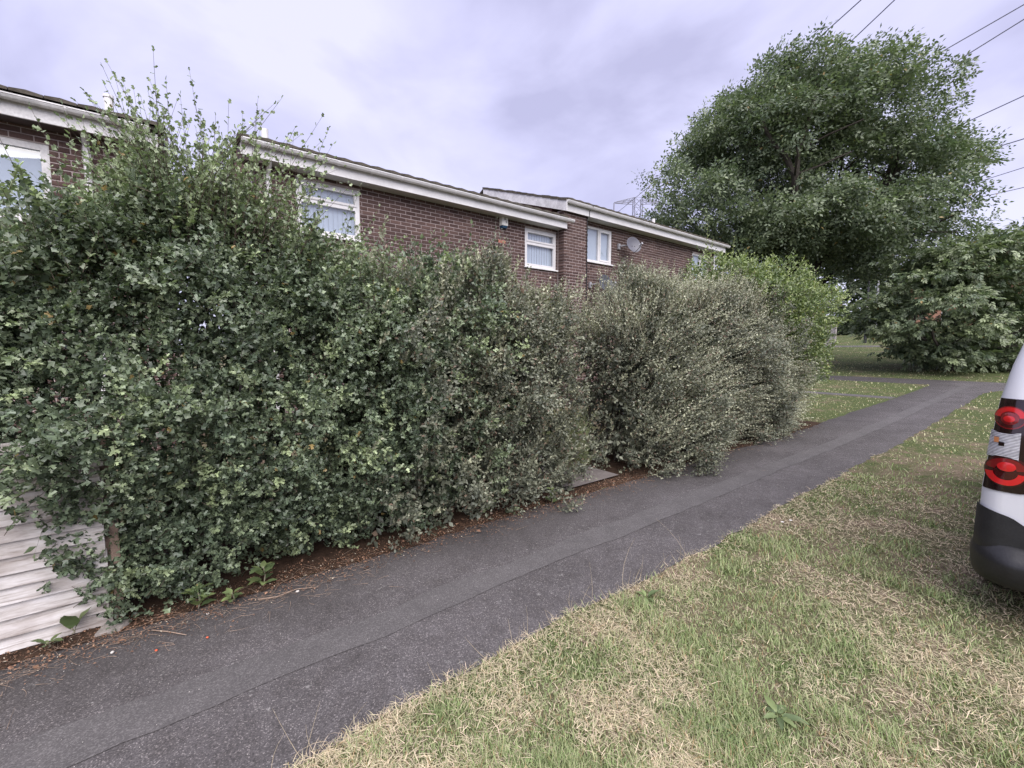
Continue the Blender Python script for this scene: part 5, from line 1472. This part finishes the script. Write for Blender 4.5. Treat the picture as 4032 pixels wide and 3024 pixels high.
def twig(pts, rad, label):
    o = MB().tube(pts, [rad * (1 - 0.5 * i / (len(pts) - 1)) for i in range(len(pts))], 6).build('fallen_twig', 'twig', None, smooth=True)
    props(o, label, 'twig', 'fallen twigs on the footpath')
def G0(x, y): return (x, y, 0.014)
twig([G0(-0.12, 3.12), G0(-0.05, 3.05), G0(0.03, 2.95)], 0.004, 'straight bare twig on the asphalt in front of the hedge near the white fence')
twig([G0(0.40, 3.10), G0(0.50, 3.06), G0(0.62, 3.08), G0(0.74, 3.02)], 0.004, 'long crooked pale twig on the asphalt under the hawthorn hedge')
twig([G0(3.15, 3.05), G0(3.25, 3.02), G0(3.36, 3.02)], 0.004, 'small pale twig on the path just before the hedge gap')
def pebble(x, y, s, label, mat='pebble', nm='pebble', catg='stone'):
    me = bpy.data.meshes.new(nm)
    V = []; Fq = []
    for i in range(5):
        for j in range(8):
            a, b = math.pi * (i + 0.5) / 5, 2 * math.pi * j / 8
            k = 1 + random.uniform(-0.16, 0.16)
            V.append((s * k * math.sin(a) * math.cos(b), s * 0.75 * k * math.sin(a) * math.sin(b), s * 0.55 * k * math.cos(a)))
    for i in range(4):
        for j in range(8): Fq.append((i * 8 + j, i * 8 + (j + 1) % 8, (i + 1) * 8 + (j + 1) % 8, (i + 1) * 8 + j))
    Fq.append(tuple(range(8))[::-1]); Fq.append(tuple(range(32, 40)))
    me.from_pydata(V, [], Fq); me.polygons.foreach_set('use_smooth', [True] * len(me.polygons)); me.update()
    o = obj(nm, me, None, (x, y, 0.006 + s * 0.5), mat); o.rotation_euler = (0, 0, random.uniform(0, 6))
    props(o, label, catg)
pebble(-0.28, 3.02, 0.011, 'white pebble on the asphalt below the fence end')
pebble(0.62, 3.05, 0.012, 'pale pebble beside the long crooked twig')
pebble(0.14, 3.12, 0.010, 'small cream pebble near the broad-leaved weeds')
pebble(-0.62, 2.70, 0.010, 'red berry on the asphalt at the left edge', 'berry', 'fallen_berry', 'berry')
pebble(-0.10, 2.90, 0.008, 'orange berry lying on the asphalt near the straight twig', 'berry', 'fallen_berry', 'berry')
pebble(0.12, 2.86, 0.008, 'orange berry farther right on the asphalt, below the weeds', 'berry', 'fallen_berry', 'berry')
st_ = MB().add([(-0.37, 3.24, 0.012), (-0.26, 3.22, 0.012), (-0.21, 3.30, 0.014), (-0.33, 3.33, 0.016), (-0.365, 3.242, 0.028), (-0.262, 3.225, 0.026), (-0.215, 3.297, 0.030), (-0.33, 3.325, 0.034)],
               [(0, 3, 2, 1), (4, 5, 6, 7), (0, 1, 5, 4), (1, 2, 6, 5), (2, 3, 7, 6), (3, 0, 4, 7)]).build('flat_stone', 'flat_stone', None)
props(st_, 'flat pale stone lying at the foot of the white fence', 'stone')

# broad-leaved weeds: every leaf its own part
W_V, W_T = [], []
half = [(0.10, 0.10), (0.25, 0.24), (0.45, 0.30), (0.65, 0.24), (0.85, 0.12)]
for k in range(7):
    x = [0, *[h[0] for h in half], 1][k]; w = [0, *[h[1] for h in half], 0][k]
    zc_ = -0.35 * x * x + 0.12 * x
    W_V += [(x, 0, zc_), (x, w, zc_ + 0.22 * w + 0.02 * (-1) ** k), (x, -w, zc_ + 0.22 * w + 0.02 * (-1) ** k)]
for k in range(6):
    a = k * 3
    W_T += [(a, a + 3, a + 4), (a, a + 4, a + 1), (a, a + 5, a + 3), (a, a + 2, a + 5)]
W_V = np.array(W_V, float); W_T = np.array(W_T)
def weed(name, c, nleaf, size, label, cat_='weed', el=(0.2, 0.9), stalk=0.0, mat='weed', wid=1.0, flower=False):
    root = empty(name, c, label, cat_)
    mes = []
    for k in range(3):
        v = W_V.copy(); v[:, 1] *= wid
        me = np_mesh('leaf', v, W_T, np.full(len(v), 0.15 + 0.3 * k), smooth=True); me.materials.append(MAT[mat]); mes.append(me)
    for i in range(nleaf):
        az, e_ = i * 2.4 + random.uniform(-.4, .4), random.uniform(*el)
        o = bpy.data.objects.new('leaf', random.choice(mes)); o.parent = root; COL.objects.link(o)
        s = size * random.uniform(0.65, 1.1); z0 = stalk * (i / max(1, nleaf - 1))
        o.matrix_local = Matrix.Translation((0.01 * math.cos(az), 0.01 * math.sin(az), 0.012 + z0)) @ Matrix.Rotation(az, 4, 'Z') @ Matrix.Rotation(-e_, 4, 'Y') @ Matrix.Rotation(random.uniform(-.3, .3), 4, 'X') @ Matrix.Scale(s, 4)
    if stalk:
        MB().tube([Vector(c), Vector(c) + Vector((0.01, -0.01, stalk * 0.6)), Vector(c) + Vector((0.0, -0.02, stalk + 0.02))], 0.0035, 5).build('stalk', 'stem_pale', root)
    if flower:
        m = MB(); p = Vector(c) + Vector((0, -0.02, stalk + 0.03))
        for i in range(26):
            d = Vector((random.gauss(0, 1), random.gauss(0, 1), random.gauss(0.2, 1))).normalized() * 0.035
            m.tube([p + d * 0.5, p + d], [0.006, 0.003], 5)
        m.build('seed_head', 'rosemary', root)
    return root
weed('broadleaf_weed', (0.10, 3.22, 0.01), 14, 0.085, 'leafy weed with a seed head at the hedge foot, nearest the white fence', stalk=0.10, flower=True)
weed('broadleaf_weed', (0.27, 3.17, 0.01), 10, 0.07, 'small broad-leaved weed right of the one with the seed head', stalk=0.05)
weed('broadleaf_weed', (0.46, 3.27, 0.01), 14, 0.095, 'dark broad-leaved weed under the hawthorn, rightmost of the three at the hedge foot', stalk=0.12)
weed('broadleaf_weed', (-0.46, 3.32, 0.03), 3, 0.13, 'weed with one long drooping leaf against the white fence', el=(0.9, 1.3), stalk=0.02)
weed('broadleaf_weed', (-0.55, 3.28, 0.01), 6, 0.06, 'low yellowish weed at the bottom of the white fence', stalk=0.02)
weed('broadleaf_weed', (3.05, 3.22, 0.01), 10, 0.08, 'light green weed at the hedge foot close to the gap', stalk=0.14)
weed('dandelion', (2.02, 0.70, 0.0), 11, 0.095, 'largest dandelion rosette in the lawn, bottom right of centre', 'dandelion', (0.02, 0.35), wid=0.55)
weed('dandelion', (1.74, 0.82, 0.0), 7, 0.09, 'smaller dandelion rosette just left of the largest one', 'dandelion', (0.02, 0.35), wid=0.55)
weed('dandelion', (2.35, 1.60, 0.0), 7, 0.08, 'dandelion rosette in the grass at the path edge', 'dandelion', (0.1, 0.6), wid=0.7)
for (x, y, lab) in ((4.26, 1.53, 'left one of two white daisies in the grass near the path edge'), (4.36, 1.50, 'right one of two white daisies in the grass near the path edge')):
    d_ = empty('daisy', (x, y, 0), lab, 'daisy')
    m = MB()
    for k in range(10):
        a = 2 * math.pi * k / 10; c0 = Vector((x, y, 0.05))
        u_ = Vector((math.cos(a), math.sin(a), 0.25)); w_ = Vector((-math.sin(a), math.cos(a), 0))
        m.add([c0, c0 + u_ * 0.009 + w_ * 0.0032, c0 + u_ * 0.016, c0 + u_ * 0.009 - w_ * 0.0032], [(0, 1, 2, 3)])
    m.build('petals', 'alarm_white', d_)
    MB().tube([(x, y, 0), (x, y, 0.05)], 0.0012, 5).build('stalk', 'weed', d_)
